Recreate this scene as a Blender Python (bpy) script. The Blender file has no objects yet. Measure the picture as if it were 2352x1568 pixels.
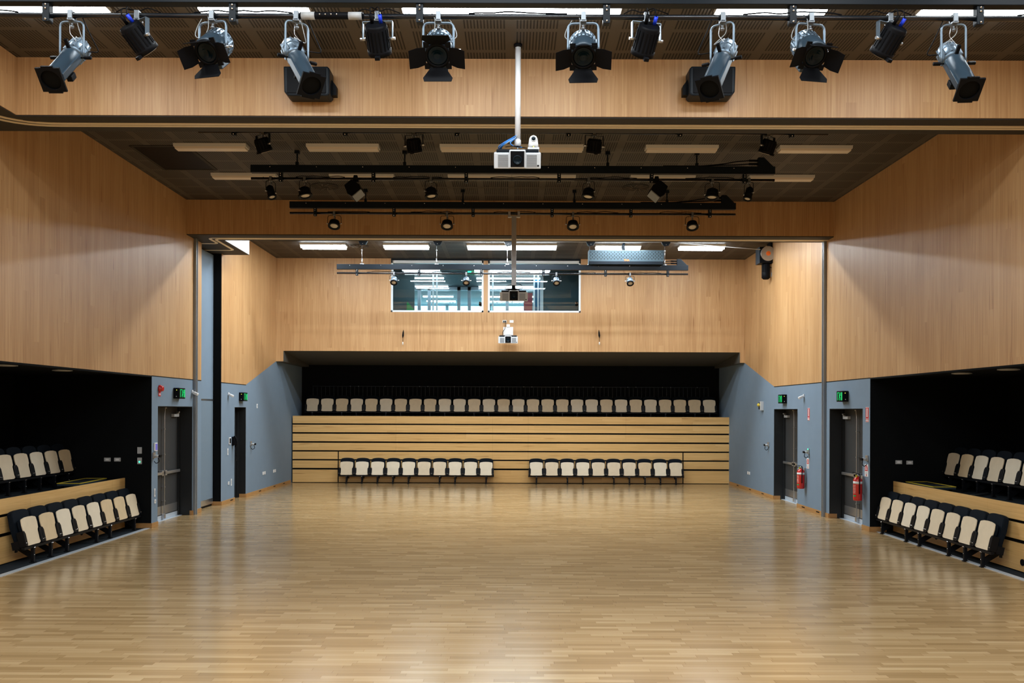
import bpy, bmesh, math, random
from mathutils import Matrix, Vector
from math import pi, sin, cos, radians as rad

SC = bpy.context.scene
COL = SC.collection
random.seed(7)

# ------------------------------------------------------------------ camera, world, exposure
F = 1980.0            # focal length in pixels of the 2352 px wide frame
CAMZ = 2.38           # eye height
HX, HY = 1176.0, 943.0  # vanishing point of the hall
ROLL = 0.0035
cam = bpy.data.cameras.new('camera')
cam.sensor_fit = 'HORIZONTAL'
cam.sensor_width = 36.0
cam.lens = 36.0 * F / 2352.0
cam.shift_x = 0.0
cam.shift_y = (HY - 784.0) / 2352.0
cam.clip_end = 200
camo = bpy.data.objects.new('camera', cam)
COL.objects.link(camo)
camo.location = (0, 0, CAMZ)
camo.rotation_euler = (pi / 2, -ROLL, 0)
SC.camera = camo

SC.view_settings.view_transform = 'Standard'
SC.view_settings.look = 'None'
SC.view_settings.gamma = 1.0
SC.view_settings.exposure = 0.9
SC.view_settings.use_curve_mapping = False

world = bpy.data.worlds.new('world')
SC.world = world
world.use_nodes = True
world.node_tree.nodes['Background'].inputs[0].default_value = (0.02, 0.025, 0.03, 1)
world.node_tree.nodes['Background'].inputs[1].default_value = 1.0

LAMP = 30.0                       # radiance of the tubes
LAMP_COL = (0.90, 0.965, 1.0)
XS = (-5.30, -2.98, -0.645, 0.605, 2.96, 5.30)   # lamp columns shared by every bay
LAMP_L, LAMP_W = 1.23, 0.20
CEIL = 7.03


def area_lamp(x, y, k=1.0, name='tube_light'):
    l = bpy.data.lights.new(name, 'AREA')
    l.shape = 'RECTANGLE'
    l.size, l.size_y = LAMP_L, LAMP_W
    l.color = LAMP_COL
    l.energy = k * LAMP * pi * LAMP_L * LAMP_W
    o = bpy.data.objects.new(name, l)
    COL.objects.link(o)
    o.location = (x, y, 6.93)
    return o


# the lamp rows of the bay over and behind the camera, and the two rows hidden by the second beam
for yy in (8.04, 6.18, 4.32, 2.46, 0.60, -1.26):
    for xx in XS:
        area_lamp(xx, yy)
for yy in (20.75, 22.55):
    for xx in XS:
        area_lamp(xx, yy, 2.1)


def P(px, py, Y):
    """photo pixel -> point on the plane at depth Y"""
    u, v = px - HX, HY - py
    a, b = u - ROLL * v, v + ROLL * u
    return Vector((a / F * Y, Y, CAMZ + b / F * Y))


# ------------------------------------------------------------------ materials
def s2l(c):
    return tuple(((x / 255.0) / 12.92 if x / 255.0 <= 0.04045 else ((x / 255.0 + 0.055) / 1.055) ** 2.4) for x in c)


def mat(name, col, rough=0.5, metal=0.0, spec=0.5, emit=None, estr=0.0, coat=0.0, noise=0.0, nscale=40):
    m = bpy.data.materials.new(name)
    m.use_nodes = True
    nt = m.node_tree
    b = nt.nodes['Principled BSDF']
    b.inputs['Base Color'].default_value = (*col, 1)
    b.inputs['Roughness'].default_value = rough
    b.inputs['Metallic'].default_value = metal
    b.inputs['Specular IOR Level'].default_value = spec
    if coat:
        b.inputs['Coat Weight'].default_value = coat
    if emit:
        b.inputs['Emission Color'].default_value = (*emit, 1)
        b.inputs['Emission Strength'].default_value = estr
    if noise:
        tc = nt.nodes.new('ShaderNodeTexCoord')
        n = nt.nodes.new('ShaderNodeTexNoise')
        n.inputs['Scale'].default_value = nscale
        n.inputs['Detail'].default_value = 4
        r = nt.nodes.new('ShaderNodeMapRange')
        r.inputs['To Min'].default_value = 1 - noise
        r.inputs['To Max'].default_value = 1 + noise
        mx = nt.nodes.new('ShaderNodeMix')
        mx.data_type = 'RGBA'
        mx.blend_type = 'MULTIPLY'
        mx.inputs['Factor'].default_value = 1
        mx.inputs[6].default_value = (*col, 1)
        nt.links.new(tc.outputs['Object'], n.inputs['Vector'])
        nt.links.new(n.outputs['Fac'], r.inputs['Value'])
        nt.links.new(r.outputs['Result'], mx.inputs[7])
        nt.links.new(mx.outputs[2], b.inputs['Base Color'])
    return m


class NT:
    def __init__(s, m):
        s.t = m.node_tree
        s.b = s.t.nodes['Principled BSDF']

    def n(s, typ, **kw):
        nd = s.t.nodes.new(typ)
        for k, v in kw.items():
            setattr(nd, k, v)
        return nd

    def l(s, a, b):
        s.t.links.new(a, b)

    def math(s, op, a, b=None, c=None):
        nd = s.n('ShaderNodeMath', operation=op)
        for i, x in enumerate((a, b, c)):
            if x is None:
                continue
            if isinstance(x, (int, float)):
                nd.inputs[i].default_value = x
            else:
                s.l(x, nd.inputs[i])
        return nd.outputs[0]

    def comb(s, x, y, z):
        nd = s.n('ShaderNodeCombineXYZ')
        for i, v in enumerate((x, y, z)):
            if isinstance(v, (int, float)):
                nd.inputs[i].default_value = v
            else:
                s.l(v, nd.inputs[i])
        return nd.outputs[0]

    def ramp(s, fac, stops):
        nd = s.n('ShaderNodeValToRGB')
        cr = nd.color_ramp
        while len(cr.elements) < len(stops):
            cr.elements.new(0.5)
        for e, (p, c) in zip(cr.elements, stops):
            e.position = p
            e.color = (*c, 1)
        s.l(fac, nd.inputs[0])
        return nd.outputs[0]

    def mul(s, a, b, fac=1.0):
        nd = s.n('ShaderNodeMix', data_type='RGBA', blend_type='MULTIPLY')
        nd.inputs[0].default_value = fac
        for i, x in ((6, a), (7, b)):
            if isinstance(x, tuple):
                nd.inputs[i].default_value = (*x, 1)
            else:
                s.l(x, nd.inputs[i])
        return nd.outputs[2]

    def white(s, vec):
        nd = s.n('ShaderNodeTexWhiteNoise', noise_dimensions='3D')
        s.l(vec, nd.inputs['Vector'])
        return nd.outputs['Value']

    def noise(s, vec, scale, detail=3.0):
        nd = s.n('ShaderNodeTexNoise')
        nd.inputs['Scale'].default_value = scale
        nd.inputs['Detail'].default_value = detail
        s.l(vec, nd.inputs['Vector'])
        return nd.outputs['Fac']

    def pos(s):
        g = s.n('ShaderNodeNewGeometry')
        x = s.n('ShaderNodeSeparateXYZ')
        s.l(g.outputs['Position'], x.inputs[0])
        return x.outputs


def veneer(name, c0, c1, c2, horizontal=False, rough=0.45, band=0.145):
    """oak style veneer: strips of slightly different tone with fine grain along the strip"""
    m = mat(name, c1, rough)
    k = NT(m)
    x, y, z = k.pos()
    s = k.math('ADD', x, y)
    a, l = (z, s) if horizontal else (s, z)
    idx = k.math('FLOOR', k.math('DIVIDE', a, band))
    row = k.math('FLOOR', k.math('DIVIDE', k.math('ADD', l, k.math('MULTIPLY', idx, 0.37)), 2.6))
    tone = k.white(k.comb(idx, row, 3.0))
    grain = k.noise(k.comb(k.math('MULTIPLY', a, 26.0), k.math('MULTIPLY', l, 0.55), tone), 1.6, 5.0)
    fine = k.noise(k.comb(k.math('MULTIPLY', a, 110.0), k.math('MULTIPLY', l, 2.2), tone), 1.0, 2.0)
    fleck = k.noise(k.comb(k.math('MULTIPLY', a, 18.0), k.math('MULTIPLY', l, 1.1), k.math('ADD', tone, 4.0)), 1.0, 1.0)
    mixv = k.math('ADD', k.math('MULTIPLY', grain, 0.66), k.math('ADD', k.math('MULTIPLY', fine, 0.2), k.math('MULTIPLY', tone, 0.13)))
    colr = k.ramp(mixv, [(0.30, c0), (0.52, c1), (0.75, c2)])
    fl = k.ramp(fleck, [(0.0, (1, 1, 1)), (0.66, (1, 1, 1)), (0.80, (0.72, 0.62, 0.52))])
    k.l(k.mul(colr, fl), k.b.inputs['Base Color'])
    return m


M = {}
M['veneer'] = veneer('wall_veneer', (0.415, 0.228, 0.092), (0.525, 0.310, 0.140), (0.625, 0.405, 0.20))
M['tier_wood'] = veneer('tier_veneer', (0.57, 0.34, 0.120), (0.68, 0.43, 0.165), (0.76, 0.51, 0.22), True, 0.4, 0.29)
M['skirt'] = veneer('skirting_wood', (0.34, 0.17, 0.06), (0.43, 0.23, 0.08), (0.50, 0.28, 0.11), True, 0.4, 0.1)
M['blue'] = mat('blue_grey_paint', (0.175, 0.245, 0.325), 0.75, spec=0.3, noise=0.06, nscale=3)
M['black_wall'] = mat('black_paint', (0.0035, 0.0045, 0.0055), 0.85, spec=0.12)
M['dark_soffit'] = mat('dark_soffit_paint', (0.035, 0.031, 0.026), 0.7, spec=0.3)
M['recess_paint'] = mat('charcoal_recess_paint', (0.085, 0.082, 0.072), 0.75, spec=0.25)
M['jamb'] = mat('black_jamb', (0.010, 0.012, 0.014), 0.5, spec=0.4)
M['carpet'] = mat('charcoal_carpet', (0.016, 0.022, 0.028), 0.95, spec=0.1, noise=0.5, nscale=300)
M['alu'] = mat('aluminium', (0.62, 0.66, 0.70), 0.28, 0.95)
M['strip'] = mat('ribbed_alu_strip', (0.62, 0.70, 0.78), 0.3, 0.35)
M['steel'] = mat('brushed_steel', (0.50, 0.51, 0.52), 0.35, 0.9)
M['chrome'] = mat('chrome', (0.80, 0.82, 0.85), 0.15, 1.0)
M['track'] = mat('cream_track', (0.78, 0.67, 0.48), 0.4)
M['clamp'] = mat('zinc_clamp', (0.20, 0.22, 0.24), 0.35, 0.7)
M['post'] = mat('grey_post_paint', (0.26, 0.29, 0.32), 0.35, 0.4)
M['rail'] = mat('dark_rail_paint', (0.05, 0.06, 0.07), 0.5)
M['black'] = mat('black_plastic', (0.0045, 0.005, 0.0065), 0.5, spec=0.08)
M['rig'] = mat('black_rigging_steel', (0.006, 0.010, 0.015), 0.42, spec=0.16)
M['pipe'] = mat('black_pipe', (0.006, 0.008, 0.011), 0.22, spec=0.5)
M['lens'] = mat('blue_black_lens', (0.002, 0.009, 0.016), 0.15, spec=0.16)
M['lens_dark'] = mat('black_lens', (0.002, 0.0025, 0.003), 0.6, spec=0.08)
M['fixture_grey'] = mat('grey_fixture_paint', (0.030, 0.052, 0.075), 0.36, 0.1, spec=0.4)
M['fixture_silver'] = mat('silver_fixture_metal', (0.13, 0.18, 0.23), 0.34, 0.6)
M['yoke'] = mat('grey_yoke_metal', (0.15, 0.20, 0.25), 0.34, 0.6)
M['lampface'] = mat('cream_lamp_lens', (0.60, 0.53, 0.42), 0.3)
M['cream'] = mat('cream_diffuser', (0.78, 0.70, 0.60), 0.35)
M['housing'] = mat('white_enamel', (0.62, 0.62, 0.60), 0.4)
M['housing_dark'] = mat('brown_vane', (0.09, 0.075, 0.06), 0.5)
M['white'] = mat('white_plastic', (0.78, 0.80, 0.82), 0.35)
M['lightgrey'] = mat('light_grey_plastic', (0.45, 0.47, 0.48), 0.4)
M['proj_white'] = mat('projector_white', (0.62, 0.67, 0.72), 0.35)
M['vent'] = mat('projector_vent_grey', (0.22, 0.25, 0.28), 0.5)
M['red'] = mat('red_enamel', (0.55, 0.018, 0.015), 0.25, coat=0.4)
M['red_sign'] = mat('red_sign_print', (0.52, 0.02, 0.03), 0.4)
M['orange'] = mat('orange_plastic', (0.80, 0.16, 0.02), 0.4)
M['yellow'] = mat('yellow_nosing', (0.62, 0.48, 0.04), 0.5)
M['bluecon'] = mat('blue_connector', (0.01, 0.05, 0.75), 0.35)
M['bluecable'] = mat('blue_cable', (0.02, 0.20, 0.62), 0.4)
M['greycable'] = mat('grey_cable', (0.32, 0.35, 0.36), 0.45)
M['fabric'] = mat('navy_black_fabric', (0.005, 0.0085, 0.014), 0.85, spec=0.12, noise=0.25, nscale=200)
M['chair_frame'] = mat('black_chair_frame', (0.005, 0.006, 0.008), 0.4, spec=0.16)
M['door'] = mat('dark_grey_door', (0.034, 0.036, 0.038), 0.55)
M['teal'] = mat('teal_grey_paint', (0.07, 0.12, 0.14), 0.7)
M['teal_light'] = mat('pale_teal_paint', (0.35, 0.58, 0.66), 0.6)
M['frame_white'] = mat('white_window_frame', (0.72, 0.80, 0.86), 0.3)
M['frame_blue'] = mat('blue_grey_frame', (0.30, 0.40, 0.48), 0.4)
M['panel_cloth'] = mat('operable_panel_cloth', (0.165, 0.225, 0.285), 0.8, spec=0.2, noise=0.06, nscale=20)
M['screen'] = mat('touch_screen', (0.02, 0.02, 0.05), 0.2, emit=(0.10, 0.10, 0.45), estr=0.5)
M['green_led'] = mat('green_led', (0.0, 0.3, 0.1), 0.4, emit=(0.05, 0.9, 0.35), estr=1.6)
M['yellow_led'] = mat('yellow_led', (0.5, 0.5, 0.0), 0.4, emit=(0.8, 0.85, 0.1), estr=0.8)
M['exit_green'] = mat('exit_green', (0.0, 0.12, 0.03), 0.4, emit=(0.01, 0.62, 0.16), estr=0.5)
M['green_board'] = mat('green_board', (0.0, 0.35, 0.10), 0.5)
M['red_col'] = mat('dull_red_column', (0.30, 0.03, 0.05), 0.5)
M['blue_col'] = mat('blue_column', (0.0, 0.13, 0.28), 0.5)
M['tube'] = mat('lit_tube', (0.8, 0.8, 0.8), 0.4, emit=LAMP_COL, estr=LAMP * 0.5)
M['tube_front'] = mat('lit_front_tube', (0.8, 0.8, 0.8), 0.4, emit=LAMP_COL, estr=LAMP * 0.55)
M['daylight'] = mat('daylight_pane', (0.3, 0.3, 0.3), 0.5, emit=(0.62, 0.92, 1.0), estr=3.5)
PLY = [mat('plywood_pale', (0.76, 0.65, 0.47), 0.45, noise=0.10, nscale=7),
       mat('plywood_cream', (0.82, 0.74, 0.58), 0.45, noise=0.08, nscale=6),
       mat('plywood_honey', (0.70, 0.55, 0.34), 0.45, noise=0.12, nscale=8)]

# parquet strip floor: boards run across the hall
m = mat('parquet', (0.5, 0.33, 0.16), 0.30, spec=0.5)
k = NT(m)
x, y, z = k.pos()
BW, BL = 0.078, 0.62
row = k.math('FLOOR', k.math('DIVIDE', y, BW))
off = k.math('MULTIPLY', k.white(k.comb(row, 1.7, 0.3)), BL)
xo = k.math('ADD', x, off)
cell = k.math('FLOOR', k.math('DIVIDE', xo, BL))
tone = k.white(k.comb(row, cell, 9.1))
grain = k.noise(k.comb(k.math('MULTIPLY', xo, 3.0), k.math('MULTIPLY', y, 60.0), k.math('MULTIPLY', tone, 20.0)), 1.0, 4.0)
big = k.noise(k.comb(k.math('MULTIPLY', x, 0.4), k.math('MULTIPLY', y, 1.6), 0.0), 1.0, 2.0)
t = k.math('ADD', k.math('MULTIPLY', tone, 0.62), k.math('ADD', k.math('MULTIPLY', grain, 0.28), k.math('MULTIPLY', big, 0.14)))
colr = k.ramp(t, [(0.10, (0.285, 0.182, 0.080)), (0.45, (0.375, 0.250, 0.120)), (0.72, (0.430, 0.297, 0.150)), (0.97, (0.55, 0.41, 0.23))])
fy = k.math('FRACT', k.math('DIVIDE', y, BW))
fx = k.math('FRACT', k.math('DIVIDE', xo, BL))
jy = k.math('LESS_THAN', fy, 0.035)
jx = k.math('LESS_THAN', fx, 0.005)
j = k.math('MAXIMUM', jy, jx)
jr = k.ramp(j, [(0.0, (1, 1, 1)), (1.0, (0.62, 0.52, 0.42))])
k.l(k.mul(colr, jr), k.b.inputs['Base Color'])
k.l(k.math('ADD', 0.14, k.math('MULTIPLY', grain, 0.11)), k.b.inputs['Roughness'])
M['parquet'] = m

# slotted acoustic ceiling
m = mat('slotted_ceiling', (0.04, 0.035, 0.03), 0.6, spec=0.35)
k = NT(m)
x, y, z = k.pos()
bx_ = k.math('FRACT', k.math('DIVIDE', k.math('ADD', x, 0.03), 0.64))
by_ = k.math('FRACT', k.math('DIVIDE', y, 0.62))
inx = k.math('MULTIPLY', k.math('GREATER_THAN', bx_, 0.09), k.math('LESS_THAN', bx_, 0.91))
iny = k.math('MULTIPLY', k.math('GREATER_THAN', by_, 0.07), k.math('LESS_THAN', by_, 0.93))
sl = k.math('LESS_THAN', k.math('FRACT', k.math('DIVIDE', x, 0.04)), 0.45)
slot = k.math('MULTIPLY', k.math('MULTIPLY', inx, iny), sl)
k.l(k.ramp(slot, [(0.0, (0.078, 0.068, 0.055)), (1.0, (0.006, 0.0055, 0.005))]), k.b.inputs['Base Color'])
M['ceiling'] = m

# perforated steel of the power rack
m = mat('perforated_steel', (0.05, 0.08, 0.10), 0.4, 0.4)
k = NT(m)
x, y, z = k.pos()
cx = k.math('FLOOR', k.math('DIVIDE', x, 0.045))
fx = k.math('FRACT', k.math('DIVIDE', x, 0.045))
zz = k.math('ADD', z, k.math('MULTIPLY', k.math('FRACT', k.math('MULTIPLY', cx, 0.5)), 0.09))
fz = k.math('FRACT', k.math('DIVIDE', zz, 0.09))
hole = k.math('MULTIPLY', k.math('LESS_THAN', fx, 0.4), k.math('LESS_THAN', fz, 0.6))
lim = k.math('MULTIPLY', k.math('GREATER_THAN', z, 6.40), k.math('LESS_THAN', z, 6.63))
k.l(k.ramp(k.math('MULTIPLY', hole, lim), [(0, (0.045, 0.075, 0.095)), (1, (0.004, 0.006, 0.008))]), k.b.inputs['Base Color'])
M['perforated'] = m

# clear glass without refraction offset
m = bpy.data.materials.new('clear_glass')
m.use_nodes = True
t_ = m.node_tree
for nd in list(t_.nodes):
    t_.nodes.remove(nd)
o_ = t_.nodes.new('ShaderNodeOutputMaterial')
mx = t_.nodes.new('ShaderNodeMixShader')
fr = t_.nodes.new('ShaderNodeFresnel')
fr.inputs['IOR'].default_value = 1.45
tr = t_.nodes.new('ShaderNodeBsdfTransparent')
tr.inputs[0].default_value = (0.86, 0.95, 0.97, 1)
gl = t_.nodes.new('ShaderNodeBsdfGlossy')
gl.inputs['Roughness'].default_value = 0.02
t_.links.new(fr.outputs[0], mx.inputs[0])
t_.links.new(tr.outputs[0], mx.inputs[1])
t_.links.new(gl.outputs[0], mx.inputs[2])
t_.links.new(mx.outputs[0], o_.inputs[0])
M['glass'] = m


# ------------------------------------------------------------------ mesh helpers
class MB:
    """collects shapes into one mesh"""

    def __init__(s, X=None):
        s.v, s.f, s.sm, s.mi = [], [], [], []
        s.X = X

    def add(s, verts, faces, smooth=False, mi=0):
        n = len(s.v)
        for p in verts:
            p = Vector(p)
            s.v.append(tuple(s.X @ p) if s.X is not None else tuple(p))
        for i, fc in enumerate(faces):
            s.f.append([q + n for q in fc])
            s.sm.append(smooth[i] if isinstance(smooth, list) else smooth)
            s.mi.append(mi)
        return s

    def _bev(s, verts, faces, bev, mi, R=None):
        bm = bmesh.new()
        vs = [bm.verts.new(p) for p in verts]
        for fc in faces:
            bm.faces.new([vs[i] for i in fc])
        bmesh.ops.bevel(bm, geom=list(bm.edges), offset=bev, segments=2, profile=0.6, affect='EDGES')
        bm.verts.index_update()
        s.add([v.co.copy() for v in bm.verts], [[v.index for v in fc.verts] for fc in bm.faces], False, mi)
        bm.free()

    def box(s, c, d, R=None, bev=0.0, mi=0):
        hx, hy, hz = d[0] / 2, d[1] / 2, d[2] / 2
        vs = [Vector((a * hx, b * hy, e * hz)) for a in (-1, 1) for b in (-1, 1) for e in (-1, 1)]
        if R is not None:
            vs = [R @ p for p in vs]
        vs = [p + Vector(c) for p in vs]
        fs = [(0, 1, 3, 2), (4, 6, 7, 5), (0, 4, 5, 1), (2, 3, 7, 6), (0, 2, 6, 4), (1, 5, 7, 3)]
        if bev:
            s._bev(vs, fs, bev, mi)
        else:
            s.add(vs, fs, False, mi)
        return s

    def bb(s, x0, x1, y0, y1, z0, z1, bev=0.0, mi=0):
        return s.box(((x0 + x1) / 2, (y0 + y1) / 2, (z0 + z1) / 2), (abs(x1 - x0), abs(y1 - y0), abs(z1 - z0)), None, bev, mi)

    def bar(s, p0, p1, w, h, mi=0, bev=0.0):
        p0, p1 = Vector(p0), Vector(p1)
        d = p1 - p0
        q = d.to_track_quat('Y', 'Z').to_matrix()
        return s.box((p0 + p1) / 2, (w, d.length, h), q, bev, mi)

    def lathe(s, prof, o=(0, 0, 0), d=(0, 0, 1), n=20, mi=0, smooth=True, cap=True):
        o, d = Vector(o), Vector(d).normalized()
        a = d.orthogonal().normalized()
        b = d.cross(a)
        vs, fs, sm = [], [], []
        for r, h in prof:
            for i in range(n):
                t = 2 * pi * i / n
                vs.append(o + d * h + (a * cos(t) + b * sin(t)) * r)
        for j in range(len(prof) - 1):
            for i in range(n):
                i2 = (i + 1) % n
                fs.append((j * n + i, j * n + i2, (j + 1) * n + i2, (j + 1) * n + i))
                sm.append(smooth)
        if cap:
            fs.append(tuple(reversed(range(n))))
            sm.append(False)
            L = (len(prof) - 1) * n
            fs.append(tuple(range(L, L + n)))
            sm.append(False)
        return s.add(vs, fs, sm, mi)

    def cyl(s, p0, p1, r0, r1=None, n=14, mi=0, cap=True):
        p0, p1 = Vector(p0), Vector(p1)
        d = p1 - p0
        return s.lathe([(r0, 0), (r0 if r1 is None else r1, d.length)], p0, d, n, mi, True, cap)

    def ball(s, c, r, n=12, mi=0, sz=1.0):
        prof = [(max(r * sin(pi * i / 8), 1e-4), -r * cos(pi * i / 8) * sz) for i in range(9)]
        return s.lathe(prof, c, (0, 0, 1), n, mi)

    def tube(s, pts, r, n=8, mi=0):
        pts = [Vector(p) for p in pts]
        vs, fs, sm = [], [], []
        up = None
        for i, p in enumerate(pts):
            t = (pts[min(i + 1, len(pts) - 1)] - pts[max(i - 1, 0)]).normalized()
            if up is None:
                up = t.orthogonal().normalized()
            up = (up - t * up.dot(t)).normalized()
            w = t.cross(up)
            for q in range(n):
                a = 2 * pi * q / n
                vs.append(p + (up * cos(a) + w * sin(a)) * r)
        for i in range(len(pts) - 1):
            for q in range(n):
                q2 = (q + 1) % n
                fs.append((i * n + q, i * n + q2, (i + 1) * n + q2, (i + 1) * n + q))
                sm.append(True)
        fs.append(tuple(reversed(range(n))))
        L = (len(pts) - 1) * n
        fs.append(tuple(range(L, L + n)))
        sm += [False, False]
        return s.add(vs, fs, sm, mi)

    def prism(s, poly, a, b, axis='y', mi=0, bev=0.0, R=None):
        def q(p, h):
            if axis == 'y':
                v = Vector((p[0], h, p[1]))
            elif axis == 'x':
                v = Vector((h, p[0], p[1]))
            else:
                v = Vector((p[0], p[1], h))
            return R @ v if R is not None else v
        n = len(poly)
        vs = [q(p, a) for p in poly] + [q(p, b) for p in poly]
        fs = [tuple(range(n)), tuple(reversed(range(n, 2 * n)))]
        fs += [(i, i + n, (i + 1) % n + n, (i + 1) % n) for i in range(n)]
        if bev:
            s._bev(vs, fs, bev, mi)
        else:
            s.add(vs, fs, False, mi)
        return s

    def quad(s, *p, mi=0):
        return s.add(p, [tuple(range(len(p)))], False, mi)

    def build(s, name, mats, parent=None, loc=None):
        me = bpy.data.meshes.new(name)
        me.from_pydata(s.v, [], s.f)
        mats = mats if isinstance(mats, (list, tuple)) else [mats]
        for mm in mats:
            me.materials.append(M[mm] if isinstance(mm, str) else mm)
        me.polygons.foreach_set('use_smooth', s.sm)
        me.polygons.foreach_set('material_index', s.mi)
        bm = bmesh.new()
        bm.from_mesh(me)
        bmesh.ops.recalc_face_normals(bm, faces=bm.faces)
        bm.to_mesh(me)
        bm.free()
        me.update()
        o = bpy.data.objects.new(name, me)
        COL.objects.link(o)
        if parent is not None:
            o.parent = parent
        if loc is not None:
            o.location = loc
        return o


def fillet(pts, r, n=5):
    pts = [Vector(p) for p in pts]
    out = [pts[0]]
    for i in range(1, len(pts) - 1):
        a = (pts[i - 1] - pts[i])
        b = (pts[i + 1] - pts[i])
        ra = min(r, a.length * 0.49, b.length * 0.49)
        p0, p2 = pts[i] + a.normalized() * ra, pts[i] + b.normalized() * ra
        for j in range(n + 1):
            t = j / n
            out.append(p0 * (1 - t) ** 2 + pts[i] * 2 * t * (1 - t) + p2 * t * t)
    out.append(pts[-1])
    return out


def tag(o, label, cat, group=None, kind=None):
    o['label'] = label
    if cat:
        o['category'] = cat
    if group:
        o['group'] = group
    if kind:
        o['kind'] = kind
    return o


def thing(name, label, cat, loc=(0, 0, 0), rz=0.0, group=None):
    o = bpy.data.objects.new(name, None)
    COL.objects.link(o)
    o.empty_display_size = 0.1
    o.location = loc
    o.rotation_euler = (0, 0, rz)
    return tag(o, label, cat, group)


def struct(o, label=None):
    o['kind'] = 'structure'
    if label:
        o['label'] = label
    return o


def dup(root, loc, rz=None, label=None, group=None, skip=()):
    r = root.copy()
    COL.objects.link(r)
    r.location = loc
    if rz is not None:
        r.rotation_euler = (0, 0, rz)
    if label:
        r['label'] = label
    if group:
        r['group'] = group
    for ch in list(root.children):
        if ch.name.split('.')[0] in skip:
            continue
        c = ch.copy()
        COL.objects.link(c)
        c.parent = r
        for g in list(ch.children):
            d = g.copy()
            COL.objects.link(d)
            d.parent = c
    return r


ORD = ['first', 'second', 'third', 'fourth', 'fifth', 'sixth', 'seventh', 'eighth', 'ninth', 'tenth', 'eleventh',
       'twelfth', 'thirteenth', 'fourteenth', 'fifteenth', 'sixteenth', 'seventeenth', 'eighteenth', 'nineteenth',
       'twentieth', 'twenty-first', 'twenty-second', 'twenty-third', 'twenty-fourth', 'twenty-fifth', 'twenty-sixth',
       'twenty-seventh', 'twenty-eighth']


def text_mesh(txt, name, size, matname, parent, M4, depth=0.002):
    cu = bpy.data.curves.new('lettering', 'FONT')
    cu.body = txt
    cu.size = size
    cu.extrude = depth
    cu.align_x = 'CENTER'
    cu.align_y = 'CENTER'
    tmp = bpy.data.objects.new('lettering', cu)
    COL.objects.link(tmp)
    dg = bpy.context.evaluated_depsgraph_get()
    me = bpy.data.meshes.new_from_object(tmp.evaluated_get(dg))
    bpy.data.objects.remove(tmp)
    me.transform(M4)
    me.materials.clear()
    me.materials.append(M[matname])
    o = bpy.data.objects.new(name, me)
    COL.objects.link(o)
    o.parent = parent
    return o


# ------------------------------------------------------------------ the hall: dimensions
XL, XR = -7.23, 7.12            # side walls
YF = -4.0                       # wall behind the camera
B1A, B1B = 11.40, 12.03         # first beam
B2A, B2B = 19.10, 19.75         # second beam
BZ = 6.27                       # underside of the beams
YB = 26.40                      # veneered wall with the control room windows
YR = 29.65                      # black wall behind the top row of seats
WZ = 3.06                       # lower edge of the veneer on the side walls
DZ = 2.45                       # door head
T = 0.16
RY0 = 10.4                      # near end of the side seating recesses
RYL, RYR = 17.30, 17.14         # far ends of the side recesses
RX = 2.75                       # depth of the side recesses

D_L1, D_L2 = (17.60, 19.50), (22.47, 23.42)
D_R1, D_R2 = (17.50, 19.33), (21.49, 23.42)
# floor, ceiling
struct(MB().bb(-7.32, 7.30, YF, 30.0, -0.12, 0).bb(XL - 0.33, -7.32, D_L1[0], D_L2[1], -0.12, 0).bb(7.30, XR + 0.33, D_R1[0], D_R2[1], -0.12, 0).build('floor', 'parquet'), 'pale oak strip parquet floor')
struct(MB().bb(XL - 0.4, XR + 0.4, YF, YB + 0.1, CEIL, CEIL + 0.12).build('ceiling', 'ceiling'), 'dark slotted acoustic ceiling')
struct(MB().bb(XL - 0.4, XR + 0.4, YF - 0.15, YF, 0, CEIL).build('wall_front', 'veneer'))


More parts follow.
